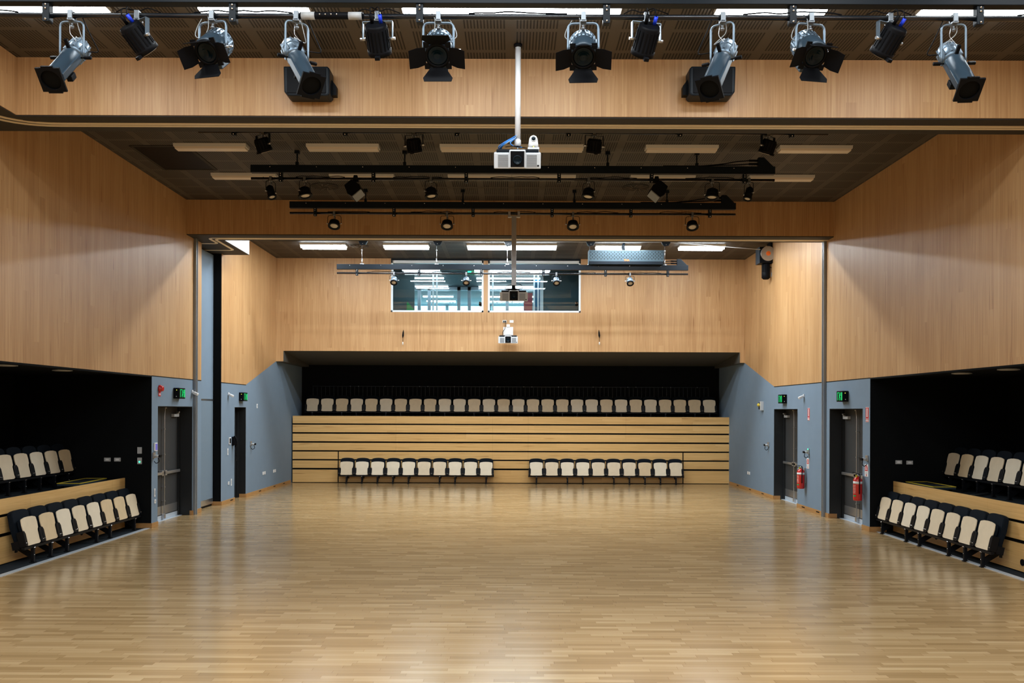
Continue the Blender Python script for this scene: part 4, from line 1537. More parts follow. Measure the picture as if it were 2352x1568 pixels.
YFEET = 28.0
S0 = 0.5035
XA = P(795, 1074, 27.93).x
XB = P(1232, 1074, 27.93).x
legsA = (1, 2, 3, 4, 5, 7, 8, 10)
legsB = (1, 3, 4, 6, 7, 8, 9, 10)
for i in range(10):
    place_chair(XA + i * S0, YFEET, 0, 0, 'pale plywood tip-up chair, %s from left in the front left block of the rear seating' % ORD[i],
                'front left block of the rear seating', (i + 1) in legsA, (0, 1, 1, 1, 1, 0, 0, 1, 1, 1)[i])
for i in range(10):
    place_chair(XB + i * S0, YFEET, 0, 0, 'pale plywood tip-up chair, %s from left in the front right block of the rear seating' % ORD[i],
                'front right block of the rear seating', (i + 1) in legsB, (1, 0, 1, 1, 0, 0, 0, 2, 1, 0)[i])
seat_rail('black steel rail under the front left block of rear chairs', (XA + 4.5 * S0, YFEET, 0), 10 * S0 + 0.02, 0)
seat_rail('black steel rail under the front right block of rear chairs', (XB + 4.5 * S0, YFEET, 0), 10 * S0 + 0.02, 0)
YTOP, ZTOP = 29.16, 2.06
xt0, xt1 = P(717, 930, YTOP - 0.05).x, P(1630, 932, YTOP - 0.05).x
for i in range(28):
    place_chair(xt0 + (xt1 - xt0) * i / 27, YTOP, ZTOP, 0, 'plywood tip-up chair in the top rear row, %s from left' % ORD[i],
                'top row of the rear seating', i % 3 != 1, (0, 0, 2, 0, 2, 0, 2, 2, 2)[i % 9])
seat_rail('black steel rail under the long top row of rear chairs', ((xt0 + xt1) / 2, YTOP, ZTOP), xt1 - xt0 + 0.52, 0)

# ------------------------------------------------------------------ retractable tiers, rear
YT = 28.25
BXL, BXR = P(672, 1032, YT).x, P(1675, 1032, YT).x
ROWS = [(0.02, 0.43), (0.485, 0.73), (0.775, 1.02), (1.065, 1.31), (1.36, 1.605), (1.655, 1.90), (1.945, 2.19)]
t = thing('retractable_tiers', 'closed retractable seating tiers with oak fronts along the rear wall', 'tiered seating', (0, YT, 0))
xs = [BXL] + [P(px, 1032, YT).x for px in (777, 909, 1131, 1213, 1437, 1569)] + [BXR]
for ri, (z0, z1) in enumerate(ROWS):
    cuts = [0, 2, 3, 4, 5, 7] if ri > 2 else [0, 1, 3, 4, 6, 7]
    for a, b_ in zip(cuts[:-1], cuts[1:]):
        xa, xb = xs[a], xs[b_]
        ga = 0.018 if (ri < 3 and a in (1, 6)) else 0.0012
        gb = 0.018 if (ri < 3 and b_ in (1, 6)) else 0.0012
        MB().bb(xa + ga, xb - gb, 0, 0.03, z0, z1, bev=0.002).build('front_board', 'tier_wood', t)
MB().bb(BXL + 0.01, BXR - 0.01, 0.05, 1.35, 0.002, 2.02).build('frame_box', 'black_wall', t)
MB().bb(BXL + 0.01, BXR - 0.01, 0.03, 1.36, 2.02, 2.058).build('top_deck', 'carpet', t)
lp = MB()
for z0, z1 in ROWS[:-1]:
    lp.bb(BXL, BXR, 0.031, 0.05, z1 - 0.03, z1 + 0.01)
lp.build('nosing_strips', 'black', t)
# guard rail behind the top row
t = thing('guard_rail', 'thin black guard rail with upright bars behind the top rear row', 'railing', (0, YR - 0.06, ZTOP))
MB().cyl((-6.85, 0, 1.14), (6.75, 0, 1.14), 0.012, n=8).build('top_bar', 'rail', t)
MB().cyl((-6.85, 0, 0.15), (6.75, 0, 0.15), 0.012, n=8).build('bottom_bar', 'rail', t)
bp = None
for i in range(96):
    xx = -6.83 + i * 13.56 / 95
    if bp is None:
        bp = MB().cyl((0, 0, 0), (0, 0, 1.14), 0.010, n=6).build('upright_bar', 'rail', t)
    else:
        bp = bp.copy()
        COL.objects.link(bp)
        bp.parent = t
    bp.location = (xx, 0, 0)
cp = None
for i in range(24):
    xx = -5.55 + (i // 2) * 1.19 + (0.28 if i % 2 else 0)
    if xx > 6.6:
        break
    if cp is None:
        cp = MB().ball((0, 0, 0), 0.016, 6).build('clip', 'steel', t)
    else:
        cp = cp.copy()
        COL.objects.link(cp)
        cp.parent = t
    cp.location = (xx, -0.015, 1.14)


# ------------------------------------------------------------------ side seating
def side_seating(side, XF, xc, ylast, rowlegs, xu, yu_far, yend):
    sg = -1 if side == 'left' else 1
    rz = pi / 2 if side == 'left' else -pi / 2
    t = thing('retractable_tiers', 'low oak fronted seating tier in the black recess on the ' + side, 'tiered seating', (XF, yend, 0), 0)
    y0, y1 = RY0 + 0.05 - yend, 0.0
    for ri, (z0, z1) in enumerate(ROWS[:3]):
        ysp = [y0, -4.0 + 0.3 * ri, -0.55 if ri == 2 else -2.0, -0.004]
        for a, b_ in zip(ysp[:-1], ysp[1:]):
            q = MB()
            q.bb(min(0, sg * 0.03), max(0, sg * 0.03), a + 0.001, b_ - 0.001, z0, z1 if ri < 2 else 1.01, bev=0.002)
            q.build('front_board', 'tier_wood', t)
    q = MB()
    xa, xb = sg * 0.05, sg * 2.15
    q.bb(min(xa, xb), max(xa, xb), y0, -0.01, 0.004, 0.83)
    q.build('frame_box', 'black_wall', t)
    q = MB()
    q.bb(min(sg * 0.03, xb), max(sg * 0.03, xb), y0, -0.01, 0.83, 0.868)
    q.build('top_deck', 'carpet', t)
    for yy in (-0.9, -1.75, -3.05, -4.35):
        q = MB().cyl((-sg * 0.012, yy, 0.16), (sg * 0.0, yy, 0.16), 0.05, n=16)
        q.build('round_plug', 'black', t)
    pl = ['nearest', 'second nearest', 'third nearest', 'fourth nearest', 'fourth farthest', 'third farthest', 'second farthest', 'farthest']
    for i in range(8):
        y = ylast - (7 - i) * 0.512
        place_chair(xc, y, 0.002, rz, 'pale plywood tip-up chair in the front row of %s side seating, %s from camera' % (side, pl[i]),
                    'front row of the ' + side + ' side seating', (i + 1) in rowlegs, ((0, 2, 1, 0, 1, 2, 2, 0) if side == 'left' else (0, 0, 0, 0, 1, 1, 0, 0))[i])
    seat_rail('black steel rail under the front row of the ' + side + ' side seating', (xc, ylast - 3.5 * 0.512, 0.002), 8 * 0.512 + 0.02, rz)
    n = 6
    pl = ['sixth', 'fifth', 'fourth', 'third', 'second', 'first']
    for i in range(n):
        y = yu_far - (n - 1 - i) * 0.505
        place_chair(xu, y, 0.87, rz, 'plywood tip-up chair on the %s side upper tier, %s counted from the doors' % (side, pl[i]),
                    'upper row of the ' + side + ' side seating', True, ((1, 0, 0, 1, 0, 2) if side == 'left' else (0, 1, 0, 1, 2, 0))[i])
    seat_rail('black steel rail under the upper row of the ' + side + ' side seating', (xu, yu_far - 2.5 * 0.505, 0.87), n * 0.505 + 0.02, rz)


side_seating('left', -7.75, -7.455, 16.95, (1, 2, 3, 5, 6, 8), -8.80, 17.02, RYL - 0.02)
side_seating('right', 7.575, 7.275, 16.83, (8, 6, 5, 3, 2, 1), 8.62, 16.88, RYR - 0.02)


def step_platform(side, pts, z):
    c = sum((Vector((a, b_, 0)) for a, b_ in pts), Vector()) / 4
    t = thing('loose_step', 'dark loose step with yellow edges lying on the %s upper tier' % side, 'step', (c.x, c.y, z))
    L = [(a - c.x, b_ - c.y) for a, b_ in pts]
    MB().prism(L, -0.045, 0.0, 'z').build('tread', 'carpet', t)
    for i in range(4):
        a, b_ = Vector((*L[i], 0.002)), Vector((*L[(i + 1) % 4], 0.002))
        MB().bar(a, b_, 0.022, 0.014).build('yellow_edge', 'yellow', t)
    for i in range(4):
        a, b_ = Vector((*L[i], -0.024)), Vector((*L[(i + 1) % 4], -0.024))
        MB().bar(a, b_, 0.012, 0.036).build('side_edge', 'fixture_grey', t)
    for a, b_ in L:
        MB().bb(a * .8 - .02, a * .8 + .02, b_ * .8 - .02, b_ * .8 + .02, 0.87 - z, -0.045).build('foot', 'black', t)


step_platform('left', [(-8.02, 16.0), (-8.10, 17.22), (-8.50, 17.19), (-8.42, 15.97)], 1.0)
step_platform('right', [(7.78, 15.9), (7.80, 17.05), (8.22, 17.07), (8.20, 15.92)], 1.0)
t = thing('loose_metal_bar', 'thin metal bar lying loose on the right upper tier', 'bar', (8.45, 15.6, 0.889))
MB().bar((-0.28, -0.22, 0), (0.33, 0.28, 0), 0.035, 0.03).build('bar', 'alu', t)

# recess ceiling downlights
for side, pts in (('left', ((-7.75, 13.2), (-7.75, 14.85))), ('right', ((7.72, 13.4), (7.72, 14.8)))):
    for i, (x, y) in enumerate(pts):
        t = thing('recess_downlight', 'flat unlit round downlight in the black %s recess ceiling, %s one' % (side, ('nearer', 'farther')[i]), 'light', (x, y, WZ), 0, 'recess downlights')
        MB().cyl((0, 0, -0.02), (0, 0, -0.001), 0.16, n=24).build('rim', 'lightgrey', t)
        MB().cyl((0, 0, -0.024), (0, 0, -0.019), 0.13, n=24).build('diffuser', 'cream', t)


# ------------------------------------------------------------------ doors
def double_door(name, side, X, y0, y1, label, rec=0.32):
    sg = -1 if side == 'left' else 1
    xd = X + sg * rec
    j = MB()
    # frame: jambs and head lining the opening
    for a, b_ in ((y0 - 0.03, y0 + 0.012), (y1 - 0.012, y1 + 0.03)):
        j.bb(min(X + sg * 0.004, xd + sg * 0.08), max(X + sg * 0.004, xd + sg * 0.08), a, b_, 0, DZ)
    j.bb(min(X + sg * 0.004, xd + sg * 0.08), max(X + sg * 0.004, xd + sg * 0.08), y0, y1, DZ - 0.012, DZ + 0.03)
    for a, b_ in ((y0 + 0.01, y0 + 0.06), (y1 - 0.06, y1 - 0.01)):
        j.bb(min(xd - sg * 0.05, xd + sg * 0.08), max(xd - sg * 0.05, xd + sg * 0.08), a, b_, 0, DZ)
    o = struct(j.build(name, 'jamb'), label)
    ym = (y0 + y1) / 2
    for k_, (a, b_) in enumerate(((y0 + 0.06, ym - 0.003), (ym + 0.003, y1 - 0.06))):
        l_ = MB().bb(min(xd, xd + sg * 0.045), max(xd, xd + sg * 0.045), a, b_, 0.012, DZ - 0.02)
        lo = l_.build('door_leaf', 'door', o)
        x1_ = xd - sg * 0.002
        x2_ = xd - sg * 0.008
        k2 = MB().bb(min(x1_, x2_), max(x1_, x2_), a + 0.01, b_ - 0.01, 0.12, 0.30)
        k2.build('kick_plate', 'steel', lo)
        b2 = MB()
        xp = xd - sg * 0.085
        b2.bb(min(xp, xp + sg * 0.035), max(xp, xp + sg * 0.035), a + 0.03, b_ - 0.03, 0.985, 1.045, bev=0.008)
        yc = b_ - 0.08 if k_ == 0 else a + 0.08
        b2.bb(min(xd - sg * 0.002, xp), max(xd - sg * 0.002, xp), yc - 0.05, yc + 0.05, 0.96, 1.07, bev=0.008)
        b2.build('push_bar', 'steel', lo)
        if k_ == 1:
            r_ = MB()
            xr = xd - sg * 0.055
            yr = a + 0.045
            r_.tube(fillet([(xr, yr, 0.10), (xr, yr, 1.0), (xr, yr, 2.28), (xr, yr + 0.03, 2.37), (xr, yr + 0.03, 2.42)], .05, 4), 0.011, 8)
            for zz in (0.4, 0.7, 1.4, 1.95):
                r_.bb(min(xd, xr - sg * 0.014), max(xd, xr - sg * 0.014), yr - 0.018, yr + 0.018, zz, zz + 0.02)
            r_.bb(min(xd, xd - sg * 0.08), max(xd, xd - sg * 0.08), yr - 0.02, yr + 0.06, 2.40, 2.425)
            r_.bb(min(xd, xd - sg * 0.075), max(xd, xd - sg * 0.075), yr - 0.035, yr + 0.035, 0.03, 0.13, bev=0.008)
            r_.build('vertical_rod', 'steel', lo)
            c = MB()
            xc_ = xd - sg * 0.07
            c.bb(min(xd - sg * .001, xc_), max(xd - sg * .001, xc_), b_ - 0.34, b_ - 0.06, 2.22, 2.285, bev=0.006)
            c.bar((xc_, b_ - 0.10, 2.30), (xd - sg * 0.16, b_ - 0.28, 2.33), 0.02, 0.012)
            c.bar((xd - sg * 0.16, b_ - 0.28, 2.33), (xd - sg * 0.02, b_ - 0.05, 2.34), 0.02, 0.012)
            c.bb(min(xc_, xc_ + sg * 0.03), max(xc_, xc_ + sg * 0.03), b_ - 0.13, b_ - 0.07, 2.28, 2.31)
            c.build('door_closer', 'lightgrey', lo)
    sl_ = MB()
    xs_ = xd - sg * 0.012
    sl_.bb(min(xd - sg * 0.10, xd + sg * 0.06), max(xd - sg * 0.10, xd + sg * 0.06), y0 + 0.012, y1 - 0.012, 0.0, 0.008)
    sl_.build('threshold', 'strip', o)
    q = MB().bb(min(xs_, xs_ + sg * 0.01), max(xs_, xs_ + sg * 0.01), y0 + 0.06, y1 - 0.06, 0.012, 0.10)
    q.build('bottom_seal', 'strip', o)
    bk = MB().bb(min(xd + sg * 0.08, xd + sg * 0.12), max(xd + sg * 0.08, xd + sg * 0.12), y0 - 0.05, y1 + 0.05, 0, DZ + 0.05)
    bk.build('backing', 'jamb', o)
    return o


double_door('door_1', 'left', XL, *D_L1, 'dark double fire doors in the left wall beside the seating recess')
double_door('door_3', 'right', XR, *D_R1, 'dark double fire doors in the right wall beside the seating recess')
double_door('door_4', 'right', XR, *D_R2, 'dark double fire doors in the right wall of the rear bay', 0.30)
# single deep door on the left of the rear bay
y0, y1 = D_L2
j = MB()
for a, b_ in ((y0 - 0.03, y0 + 0.012), (y1 - 0.012, y1 + 0.03)):
    j.bb(XL - 0.40, XL - 0.004, a, b_, 0, DZ)
j.bb(XL - 0.40, XL - 0.004, y0, y1, DZ - 0.012, DZ + 0.03)
j.bb(XL - 0.26, XL - 0.2, y1 - 0.06, y1, 0, DZ)
j.bb(XL - 0.44, XL - 0.40, y0 - 0.05, y1 + 0.05, 0, DZ + 0.05)
o = struct(j.build('door_2', 'jamb'), 'black single door recess in the left wall of the rear bay')
lo = MB().bb(XL - 0.30, XL - 0.255, y0 + 0.05, y1 - 0.06, 0.012, DZ - 0.02).build('door_leaf', 'jamb', o)
MB().bb(XL - 0.255, XL - 0.19, y0 + 0.08, y0 + 0.2, 0.98, 1.03, bev=0.006).build('door_handle', 'steel', lo)
MB().bb(XL - 0.255, XL - 0.20, y0 + 0.06, y0 + 0.3, 2.24, 2.30, bev=0.006).build('door_closer', 'lightgrey', lo)

# folded partition in its pocket
t = thing('folding_partition', 'tall blue grey operable partition panel parked in the left wall pocket', 'partition', (XL - 0.20, POCK[0] + 0.05, 0))
L = POCK[1] - POCK[0] - 0.06
MB().bb(-0.10, 0, 0, L, 0.19, 2.60, bev=0.004).build('lower_panel', 'panel_cloth', t)
MB().bb(-0.10, 0, 0, L, 2.64, BZ - 0.05, bev=0.004).build('upper_panel', 'blue', t)
MB().bb(-0.10, 0.003, 0, L, 2.60, 2.64).build('joint_strip', 'alu', t)
MB().bb(-0.10, 0.004, 0, L, 0.055, 0.19).build('bottom_seal', 'alu', t)
MB().bb(-0.08, -0.02, 0.02, L - 0.02, 0.0, 0.055).build('floor_sweep', 'black', t)


# ------------------------------------------------------------------ wall fittings
def on_wall(side, px, py):
    u, v = px - HX, HY - py
    a, b_ = u - ROLL * v, v + ROLL * u
    X = XL if side == 'left' else XR
    Y = X * F / a
    return X, Y, CAMZ + b_ / F * Y


def sidething(name, side, px, py, label, cat, group=None):
    """Empty on a side wall; local +X points along the wall away from the camera on the left wall,
    local -Y points into the room"""
    X, Y, Z = on_wall(side, px, py)
    rz = pi / 2 if side == 'left' else -pi / 2
    return thing(name, label, cat, (X, Y, Z), rz, group)


def exit_sign(side, px, py, label):
    t = sidething('exit_sign', side, px, py, label, 'exit sign', 'green running man exit signs')
    s = 1 if side == 'left' else -1
    MB().bb(-0.17, 0.17, -0.13, -0.001, -0.115, 0.115, bev=0.012).build('case', 'black', t)
    g = MB()
    y_ = -0.132
    # door outline and running figure
    for a, b_, c_, d_ in ((-0.12, -0.10, -0.085, 0.085), (-0.02, 0.0, -0.085, 0.085), (-0.12, 0.0, 0.07, 0.085)):
        g.bb(a, b_, y_, y_ + 0.004, c_, d_)
    g.cyl((0.055, y_ + 0.004, 0.065), (0.055, y_, 0.065), 0.016, n=12)
    for p0, p1, w_ in (((0.05, 0.045), (0.03, -0.005), 0.026), ((0.05, 0.04), (0.085, 0.015), 0.012), ((0.045, 0.04), (0.01, 0.03), 0.012),
                       ((0.03, -0.005), (0.06, -0.04), 0.014), ((0.06, -0.04), (0.05, -0.085), 0.013), ((0.03, -0.005), (-0.005, -0.05), 0.014), ((-0.005, -0.05), (-0.045, -0.055), 0.012)):
        g.bar((p0[0], y_ + 0.002, p0[1]), (p1[0], y_ + 0.002, p1[1]), w_, 0.004)
    g.bb(0.10, 0.15, y_, y_ + 0.004, -0.085, 0.085)
    g.build('running_man', 'exit_green', t)
    e = MB()
    xe = -s * 0.172
    e.bb(min(xe, xe + s * 0.004), max(xe, xe + s * 0.004), -0.08, -0.066, 0.06, 0.074)
    e.build('status_light', 'yellow_led', t)
    e = MB().bb(min(xe, xe + s * 0.004), max(xe, xe + s * 0.004), -0.075, -0.06, -0.075, -0.06)
    e.build('test_button', 'white', t)


exit_sign('left', 405, 903, 'black exit sign above the left double doors')
exit_sign('left', 553, 911, 'black exit sign above the narrow black door on the left')
exit_sign('right', 1803, 916, 'black exit sign above the rear right double doors')
exit_sign('right', 1942, 910, 'black exit sign above the nearer right double doors')

# fire alarm sounder with label
t = sidething('alarm_sounder', 'left', 366, 892, 'round red alarm sounder high on the pier beside the left double doors', 'alarm')
MB().lathe([(0.075, 0.0), (0.075, 0.03), (0.055, 0.05), (0.058, 0.075), (0.03, 0.085)], (0, -0.001, 0), (0, -1, 0), 20).build('horn', 'red', t)
t = sidething('alarm_label', 'left', 366, 905, 'small red and white label below the red alarm sounder', 'label')
MB().bb(-0.055, 0.055, -0.008, -0.001, -0.04, 0.04).build('plate', 'red_sign', t)
q = MB()
for a in (-0.03, 0.0, 0.03):
    q.bb(a - 0.008, a + 0.008, -0.010, -0.008, -0.018, 0.018)
q.build('print', 'white', t)

for side, px, py, lab in (('left', 441, 899, 'white motion sensor on a bracket beside the left partition post'),
                          ('left', 524, 904, 'white motion sensor on a bracket above the wall phone'),
                          ('right', 1847, 908, 'white motion sensor on a bracket between the two right doorways')):
    t = sidething('motion_sensor', side, px, py, lab, 'sensor', 'white motion sensors')
    MB().bb(-0.03, 0.03, -0.02, -0.001, -0.035, 0.035, bev=0.004).build('wall_plate', 'white', t)
    q = MB()
    q.cyl((0, -0.02, 0.0), (0, -0.06, -0.02), 0.014, n=10)
    q.build('arm', 'white', t)
    q = MB(Matrix.Translation((0, -0.085, -0.045)) @ Matrix.Rotation(rad(25), 4, 'X'))
    q.bb(-0.05, 0.05, -0.055, 0.055, -0.03, 0.03, bev=0.02)
    q.build('head', 'white', t)

# plates, switches and boxes: (name, side, px, py, w, h, material, label, category)
PLATES = [
    ('wall_socket', 'left', 606, 1086, 0.115, 0.075, 'pair', 'pair of white wall sockets low on the left wall, left pair', 'socket'),
    ('wall_socket', 'left', 630, 1081, 0.115, 0.075, 'pair', 'pair of white wall sockets low on the left wall, right pair', 'socket'),
    ('wall_socket', 'right', 1720, 1086, 0.115, 0.075, 'pair', 'pair of white wall sockets low on the right wall', 'socket'),
    ('thermostat', 'left', 590, 932, 0.08, 0.12, 'one', 'small white box high on the left wall near the rear recess', 'thermostat'),
    ('light_switch', 'left', 522.5, 1037, 0.06, 0.17, 'one', 'tall white switch plate under the wall phone', 'switch'),
    ('wall_socket', 'left', 524.5, 1109, 0.10, 0.08, 'one', 'square white socket low under the wall phone', 'socket'),
    ('light_switch', 'left', 530.5, 1107, 0.06, 0.18, 'one', 'upright white plate beside the low socket under the phone', 'switch'),
    ('light_switch', 'left', 354.5, 1131, 0.05, 0.17, 'one', 'upright white switch plate low on the left pier', 'switch'),
    ('wall_socket', 'left', 355.5, 1151, 0.07, 0.08, 'one', 'square white socket lowest on the left pier', 'socket'),
]
for nm, side, px, py, w_, h_, kind, lab, cat in PLATES:
    t = sidething(nm, side, px, py, lab, cat)
    if kind == 'pair':
        for s in (-1, 1):
            MB().bb(s * 0.085 - 0.058, s * 0.085 + 0.058, -0.012, -0.001, -0.045, 0.045, bev=0.004).build('plate', 'white', t)
    else:
        MB().bb(-w_ / 2, w_ / 2, -0.014, -0.001, -h_ / 2, h_ / 2, bev=0.004).build('plate', 'white', t)
        MB().bb(-w_ / 4, w_ / 4, -0.018, -0.014, -h_ / 4, h_ / 4, bev=0.002).build('rocker', 'lightgrey', t)

# touch panel and door release on the left pier
t = sidething('touch_panel', 'left', 356, 1026, 'white framed touch panel with a blue screen on the left pier', 'control panel')
MB().bb(-0.062, 0.062, -0.03, -0.001, -0.085, 0.085, bev=0.008).build('frame', 'white', t)
MB().bb(-0.045, 0.045, -0.033, -0.030, -0.065, 0.065).build('screen', 'screen', t)


def hold_open(side, px, py, label, led=False):
    t = sidething('door_holder', side, px, py, label, 'door holder', 'magnetic door holders')
    MB().bb(-0.05, 0.05, -0.03, -0.001, -0.06, 0.06, bev=0.006).build('wall_plate', 'steel', t)
    MB().cyl((0, -0.03, -0.02), (0, -0.11, -0.02), 0.028, n=14).build('magnet', 'lightgrey', t)
    MB().box((0.02, -0.13, -0.02), (0.09, 0.03, 0.05), None, 0.006).build('armature', 'black', t)
    wire(t, [(0.0, -0.10, -0.05), (0.02, -0.12, -0.13), (-0.01, -0.06, -0.17), (0, -0.02, -0.12)], 0.008, 'black', 'cable', .03)
    if led:
        MB().ball((0.03, -0.035, 0.05), 0.016, 8).build('status_light', 'green_led', t)


hold_open('left', 352, 1045, 'steel door holder with a dangling cable on the left pier')
hold_open('left', 575, 1018, 'door holder on the left wall past the narrow black door')
hold_open('right', 1766, 1020, 'door holder on the right wall past the rear right doors')
hold_open('right', 1858, 1036, 'door holder with a green light between the two right doorways', True)
hold_open('right', 1993, 1052, 'door holder with a dangling cable on the right pier')

# wall phone and its small panel
t = sidething('wall_panel', 'left', 527, 1012, 'small white panel with a dark screen beside the wall phone', 'control panel')
MB().bb(-0.07, 0.07, -0.02, -0.001, -0.09, 0.09, bev=0.006).build('frame', 'white', t)
MB().bb(-0.05, 0.05, -0.023, -0.02, -0.065, 0.065).build('screen', 'black', t)
t = sidething('wall_phone', 'left', 534, 1013, 'black wall phone with a looping cord beside the narrow black door', 'phone')
MB().prism([(-0.001, -0.12), (-0.07, -0.10), (-0.09, 0.0), (-0.05, 0.12), (-0.001, 0.12)], -0.07, 0.07, 'x', bev=0.01).build('base', 'black', t)
q = MB()
q.tube(fillet([(-0.03, -0.09, -0.13), (-0.03, -0.125, -0.06), (-0.03, -0.11, 0.06), (-0.03, -0.06, 0.14)], .06, 4), 0.024, 10)
q.build('handset', 'black', t)
MB().bb(0.02, 0.06, -0.1, -0.07, -0.08, 0.06, bev=0.004).build('keypad', 'lightgrey', t)
wire(t, [(-0.03, -0.08, -0.13), (-0.035, -0.09, -0.35), (-0.02, -0.09, -0.50), (0.05, -0.09, -0.50), (0.06, -0.08, -0.35), (0.03, -0.05, -0.12)], 0.010, 'black', 'cord', .08)

# beacon on the right wall
t = sidething('warning_beacon', 'right', 1750, 932, 'white box with a yellow beacon high on the right wall', 'beacon')
MB().bb(0.06, 0.18, -0.08, -0.001, -0.13, 0.13, bev=0.008).build('box', 'lightgrey', t)
MB().bb(-0.03, 0.05, -0.09, -0.001, -0.10, 0.10, bev=0.006).build('housing', 'black', t)
MB().ball((0.01, -0.09, 0.03), 0.05, 12).build('lens', 'yellow', t)
MB().bb(-0.16, -0.08, -0.03, -0.001, -0.05, 0.07, bev=0.006).build('switch', 'white', t)


# ------------------------------------------------------------------ fire equipment on the right wall
def extinguisher(px, py, label):
    t = sidething('fire_extinguisher', 'right', px, py, label, 'fire extinguisher', 'red fire extinguishers')
    o_ = (0, -0.115, 0)
    b_ = MB().lathe([(0.07, -0.24), (0.085, -0.235), (0.088, -0.2), (0.088, 0.16), (0.078, 0.20), (0.045, 0.235), (0.028, 0.25)], o_, (0, 0, 1), 24)
    b_.build('cylinder', 'red', t)
    MB().lathe([(0.0885, 0.10), (0.0895, 0.10), (0.0895, 0.15), (0.0885, 0.15)], o_, (0, 0, 1), 24, cap=False).build('white_band', 'white', t)
    # printed instruction label wrapped round the front
    l_ = MB()
    for zz in range(6):
        for s in (-1, 1):
            for q in range(4):
                a = rad(-90 + s * (14 + q * 9))
                l_.box((o_[0] + cos(a) * 0.0895, o_[1] + sin(a) * 0.0895, 0.07 - zz * 0.03), (0.011, 0.002, 0.009), Matrix.Rotation(a + pi / 2, 3, 'Z'))
    l_.build('label_print', 'cream', t)
    q = MB()
    a = rad(-60)
    q.box((cos(a) * 0.0895, -0.115 + sin(a) * 0.0895, -0.14), (0.05, 0.003, 0.03), Matrix.Rotation(a + pi / 2, 3, 'Z'))
    q.build('recycle_mark', 'green_board', t)
    v = MB().cyl((0, -0.115, 0.25), (0, -0.115, 0.30), 0.022, n=12)
    v.build('valve', 'steel', t)
    h = MB()
    h.bar((0, -0.08, 0.30), (0, -0.22, 0.33), 0.024, 0.012)
    h.bar((0, -0.08, 0.29), (0, -0.20, 0.28), 0.024, 0.012)
    h.build('lever', 'black', t)
    wire(t, [(0.02, -0.10, 0.29), (0.09, -0.1, 0.27), (0.108, -0.12, 0.15), (0.105, -0.12, -0.1)], 0.011, 'black', 'hose', .04)
    g = MB().box((0.02, -0.15, 0.255), (0.03, 0.03, 0.05), None, 0.006)
    g.build('inspection_tag', 'yellow', t)
    w_ = MB().bb(-0.03, 0.03, -0.028, -0.001, -0.1, 0.26)
    w_.build('wall_hook', 'steel', t)


extinguisher(1850, 1099, 'red fire extinguisher between the two right doorways')
extinguisher(1983, 1122, 'red fire extinguisher on the right pier beside the side seating')


def ext_marker(px, py, label):
    t = sidething('extinguisher_sign', 'right', px, py, label, 'sign', 'tall red extinguisher location signs')
    MB().bb(-0.075, 0.075, -0.006, -0.001, -0.15, 0.15).build('plate', 'white', t)
    MB().bb(-0.068, 0.068, -0.008, -0.006, -0.143, 0.143).build('red_field', 'red_sign', t)
    q = MB()
    q.bb(-0.022, 0.022, -0.010, -0.008, -0.05, 0.12)
    q.bb(-0.010, 0.010, -0.010, -0.008, 0.12, 0.135)
    q.bb(-0.05, 0.05, -0.010, -0.008, -0.095, -0.08)
    q.bb(-0.06, 0.06, -0.010, -0.008, -0.13, -0.11)
    q.build('extinguisher_symbol', 'white', t)


ext_marker(1858, 951, 'tall red sign with a white extinguisher symbol between the right doorways')
ext_marker(1992.5, 952, 'tall red sign with a white extinguisher symbol on the right pier')


def id_sign(px, py, label):
    t = sidething('extinguisher_instructions', 'right', px, py, label, 'sign', 'white and red extinguisher instruction signs')
    MB().bb(-0.085, 0.085, -0.006, -0.001, -0.125, 0.125, bev=0.002).build('plate', 'white', t)
    q = MB()
    arc = [(0.068 * cos(i * pi / 12), 0.03 + 0.075 * sin(i * pi / 12)) for i in range(13)]
    q.prism(arc + [(-0.068, -0.01), (0.068, -0.01)], -0.008, -0.006, 'y')
    q.cyl((0, -0.006, -0.095), (0, -0.008, -0.095), 0.02, n=14)
    q.build('red_field', 'red_sign', t)
    q = MB()
    for i, zz in enumerate((0.07, 0.045, 0.02)):
        q.bb(-0.03 - i * .01, 0.03 + i * .01, -0.0095, -0.008, zz - 0.006, zz + 0.006)
    q.build('print', 'white', t)
    q = MB()
    for i, zz in enumerate((-0.03, -0.05, -0.068)):
        q.bb(-0.05, 0.05, -0.008, -0.006, zz - 0.004, zz + 0.004)
    q.build('small_print', 'lightgrey', t)


id_sign(1856, 1064, 'white sign with a red dome above the farther right extinguisher')
id_sign(1990.5, 1080, 'white sign with a red dome above the nearer right extinguisher')

# plates on the black end walls of the side recesses
for side, Yw, items in (('left', RYL, ((247, 1055, 0.13, 0.075, 'left'), (270, 1055, 0.13, 0.075, 'right'))),
                        ('right', RYR, ((2064, 1061, 0.13, 0.075, 'left'), (2089, 1062, 0.13, 0.075, 'right')))):
    for px, py, w_, h_, nm in items:
        q = P(px, py, Yw)
        t = thing('wall_plate', 'small white plate on the black end wall of the %s recess, %s of two' % (side, nm), 'wall plate', (q.x, Yw, q.z))
        MB().bb(-w_ / 2, w_ / 2, -0.012, -0.0005, -h_ / 2, h_ / 2, bev=0.004).build('plate', 'lightgrey', t)
        MB().bb(-w_ / 4, w_ / 4, -0.016, -0.012, -h_ / 4, h_ / 4).build('insert', 'white', t)
for py, lab, led in ((1034, 'grey square plate on the black end wall near the left pier', False), (1058, 'grey plate with a green light on the black wall near the left pier', True)):
    q = P(321, py, RYL)
    t = thing('wall_plate', lab, 'wall plate', (q.x, RYL, q.z))
    MB().bb(-0.045, 0.045, -0.014, -0.0005, -0.065, 0.065, bev=0.004).build('plate', 'lightgrey', t)
    if led:
        MB().cyl((0, -0.018, -0.02), (0, -0.014, -0.02), 0.018, n=12).build('green_button', 'green_led', t)

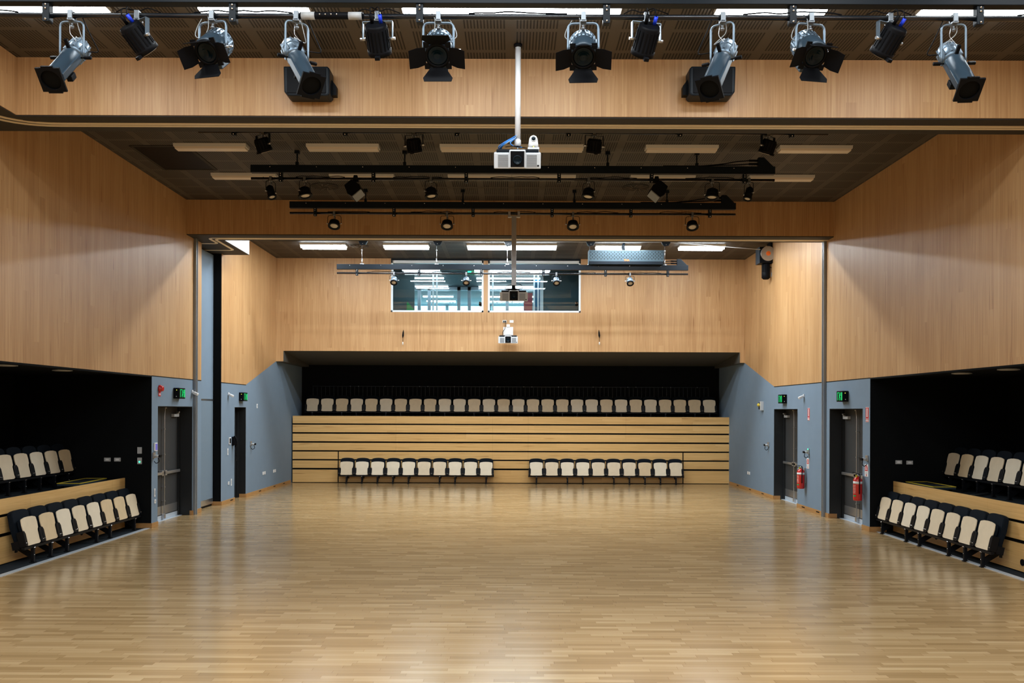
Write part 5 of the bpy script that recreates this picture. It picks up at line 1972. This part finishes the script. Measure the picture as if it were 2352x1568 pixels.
# ------------------------------------------------------------------ control room behind the windows
CY0, CY1 = YB + 0.14, 38.0
c = MB()
c.bb(-9.0, 5.0, CY0, CY1, 4.6, 4.7)
struct(c.build('floor_control_room', 'teal'))
struct(MB().bb(-9.0, 5.0, CY0, CY1, CEIL, CEIL + 0.1).build('ceiling_control_room', 'teal'))
struct(MB().bb(-9.0, -8.9, CY0, CY1, 4.7, CEIL).build('wall_control_room_left', 'teal_light'))
struct(MB().bb(4.9, 5.0, CY0, CY1, 4.7, CEIL).build('wall_control_room_right', 'teal_light'))
struct(MB().bb(-9.0, 5.0, CY1, CY1 + 0.1, 4.7, CEIL).build('wall_control_room_back', 'teal_light'))
struct(MB().bb(-4.6, -3.30, 29.0, 29.12, 4.7, CEIL).build('wall_partition_left', 'teal'))
struct(MB().bb(1.02, 4.9, 29.6, 29.72, 4.7, CEIL).build('wall_partition_right', 'teal'))
struct(MB().bb(0.95, 1.06, 29.55, 29.6, 4.7, CEIL).build('trim_11', 'frame_white'))
# glazed screen across the room
YG = 32.5
g = MB()
for px in (963, 986, 1054, 1078, 1120, 1165):
    xx = P(px, 690, YG).x
    g.bb(xx - 0.06, xx + 0.06, YG - 0.05, YG + 0.05, 4.7, CEIL)
g.bb(-8.9, 1.0, YG - 0.05, YG + 0.05, CEIL - 0.12, CEIL)
o = struct(g.build('window_3', 'frame_blue'), 'glazed screen across the control room')
MB().bb(-8.9, 1.0, YG, YG + 0.01, 4.7, CEIL - 0.12).build('pane', 'glass', o)
# bright daylight windows of the room beyond
for i in range(4):
    x0 = -6.6 + i * 1.9
    struct(MB().bb(x0, x0 + 1.75, CY1 - 0.02, CY1 - 0.001, 5.0, 6.98).build('window_%d' % (i + 4), 'daylight'), 'bright daylight window beyond the control room')
# white window frames inside
f_ = MB()
for px in (995, 1003.5):
    xx = P(px, 660, 28.6).x
    f_.bb(xx - 0.025, xx + 0.025, 28.57, 28.63, 4.7, CEIL)
struct(f_.build('trim_12', 'frame_white'), 'pair of white mullions behind the left window')
f_ = MB()
for px in (1132, 1227, 1236):
    xx = P(px, 660, 28.6).x
    f_.bb(xx - 0.025, xx + 0.025, 28.57, 28.63, 4.7, CEIL)
struct(f_.build('trim_13', 'frame_white'), 'white mullions behind the right window')
pr_ = None
n_ = 0
for yy, row in ((28.3, 'front'), (30.0, 'second'), (32.0, 'third'), (34.8, 'fourth'), (36.3, 'last')):
    for xx, cn in ((-3.0, 'left'), (-0.64, 'middle'), (0.62, 'right')):
        lab = 'tube light seen through the control room windows, %s row, %s' % (row, cn)
        if pr_ is None:
            pr_ = thing('room_tube_light', lab, 'light', (xx, yy, CEIL), 0, 'control room tube lights')
            MB().bb(-0.61, 0.61, -0.06, 0.06, -0.03, -0.001).build('housing', 'housing', pr_)
            MB().bb(-0.61, 0.61, -0.055, 0.055, -0.07, -0.03).build('diffuser', mat('room_tube', (0.8, 0.8, 0.8), 0.4, emit=LAMP_COL, estr=9.0), pr_)
        else:
            dup(pr_, (xx, yy, CEIL), None, lab)
# things inside
q = P(1086, 626, 28.2)
t = thing('room_exit_sign', 'green and white exit sign behind the left control room window', 'exit sign', (q.x, 28.2, q.z))
MB().bb(-0.17, 0.17, 0, 0.03, -0.055, 0.055).build('panel', 'green_led', t)
MB().bb(-0.05, 0.05, -0.003, 0.0, -0.05, 0.05).build('white_symbol', 'white', t)
MB().bb(-0.01, 0.01, 0.0, 0.02, 0.055, CEIL - q.z - 0.001).build('hanger', 'lightgrey', t)
q = P(943, 714, 29.0)
t = thing('green_panel', 'green triangular board low behind the left control room window', 'board', (q.x, 28.9, 4.7))
za, zb = q.z - 4.7, P(938, 696, 28.9).z - 4.7
MB().prism([(-0.12, 0), (0.55, 0), (0.16, za), (-0.09, zb + 0.05), (-0.12, zb)], 0, 0.03, 'y').build('board', 'green_board', t)
struct(MB().bb(P(1203, 690, 31.0).x, P(1223, 690, 31.0).x, 31.0, 31.2, 4.7, 6.62).build('trim_14', 'red_col'), 'dull red column behind the right window')
struct(MB().bb(P(1225, 690, 30.0).x, P(1243, 690, 30.0).x, 30.0, 30.2, 4.7, CEIL).build('trim_15', 'blue_col'), 'blue column behind the right window')
for px, lab in ((1104, 'left'), (1325, 'right')):
    q = P(px, 700, 27.2)
    t = thing('desk_lamp', 'black desk lamp at the right edge of the %s control room window' % lab, 'lamp', (q.x, 27.2, 4.7))
    z = q.z - 4.7
    MB().lathe([(0.09, 0), (0.09, 0.02), (0.015, 0.03)], (0.04, 0, 0.0), (0, 0, 1), 16).build('foot', 'black', t)
    MB().tube([(0.04, 0, 0.02), (0.05, 0, z - 0.05), (0.03, 0, z + 0.03)], 0.012, 8).build('stem', 'black', t)
    MB().lathe([(0.02, 0.05), (0.05, 0.03), (0.095, -0.07)], (0.0, 0, z), (-0.55, 0, -1), 16).build('shade', 'black', t)
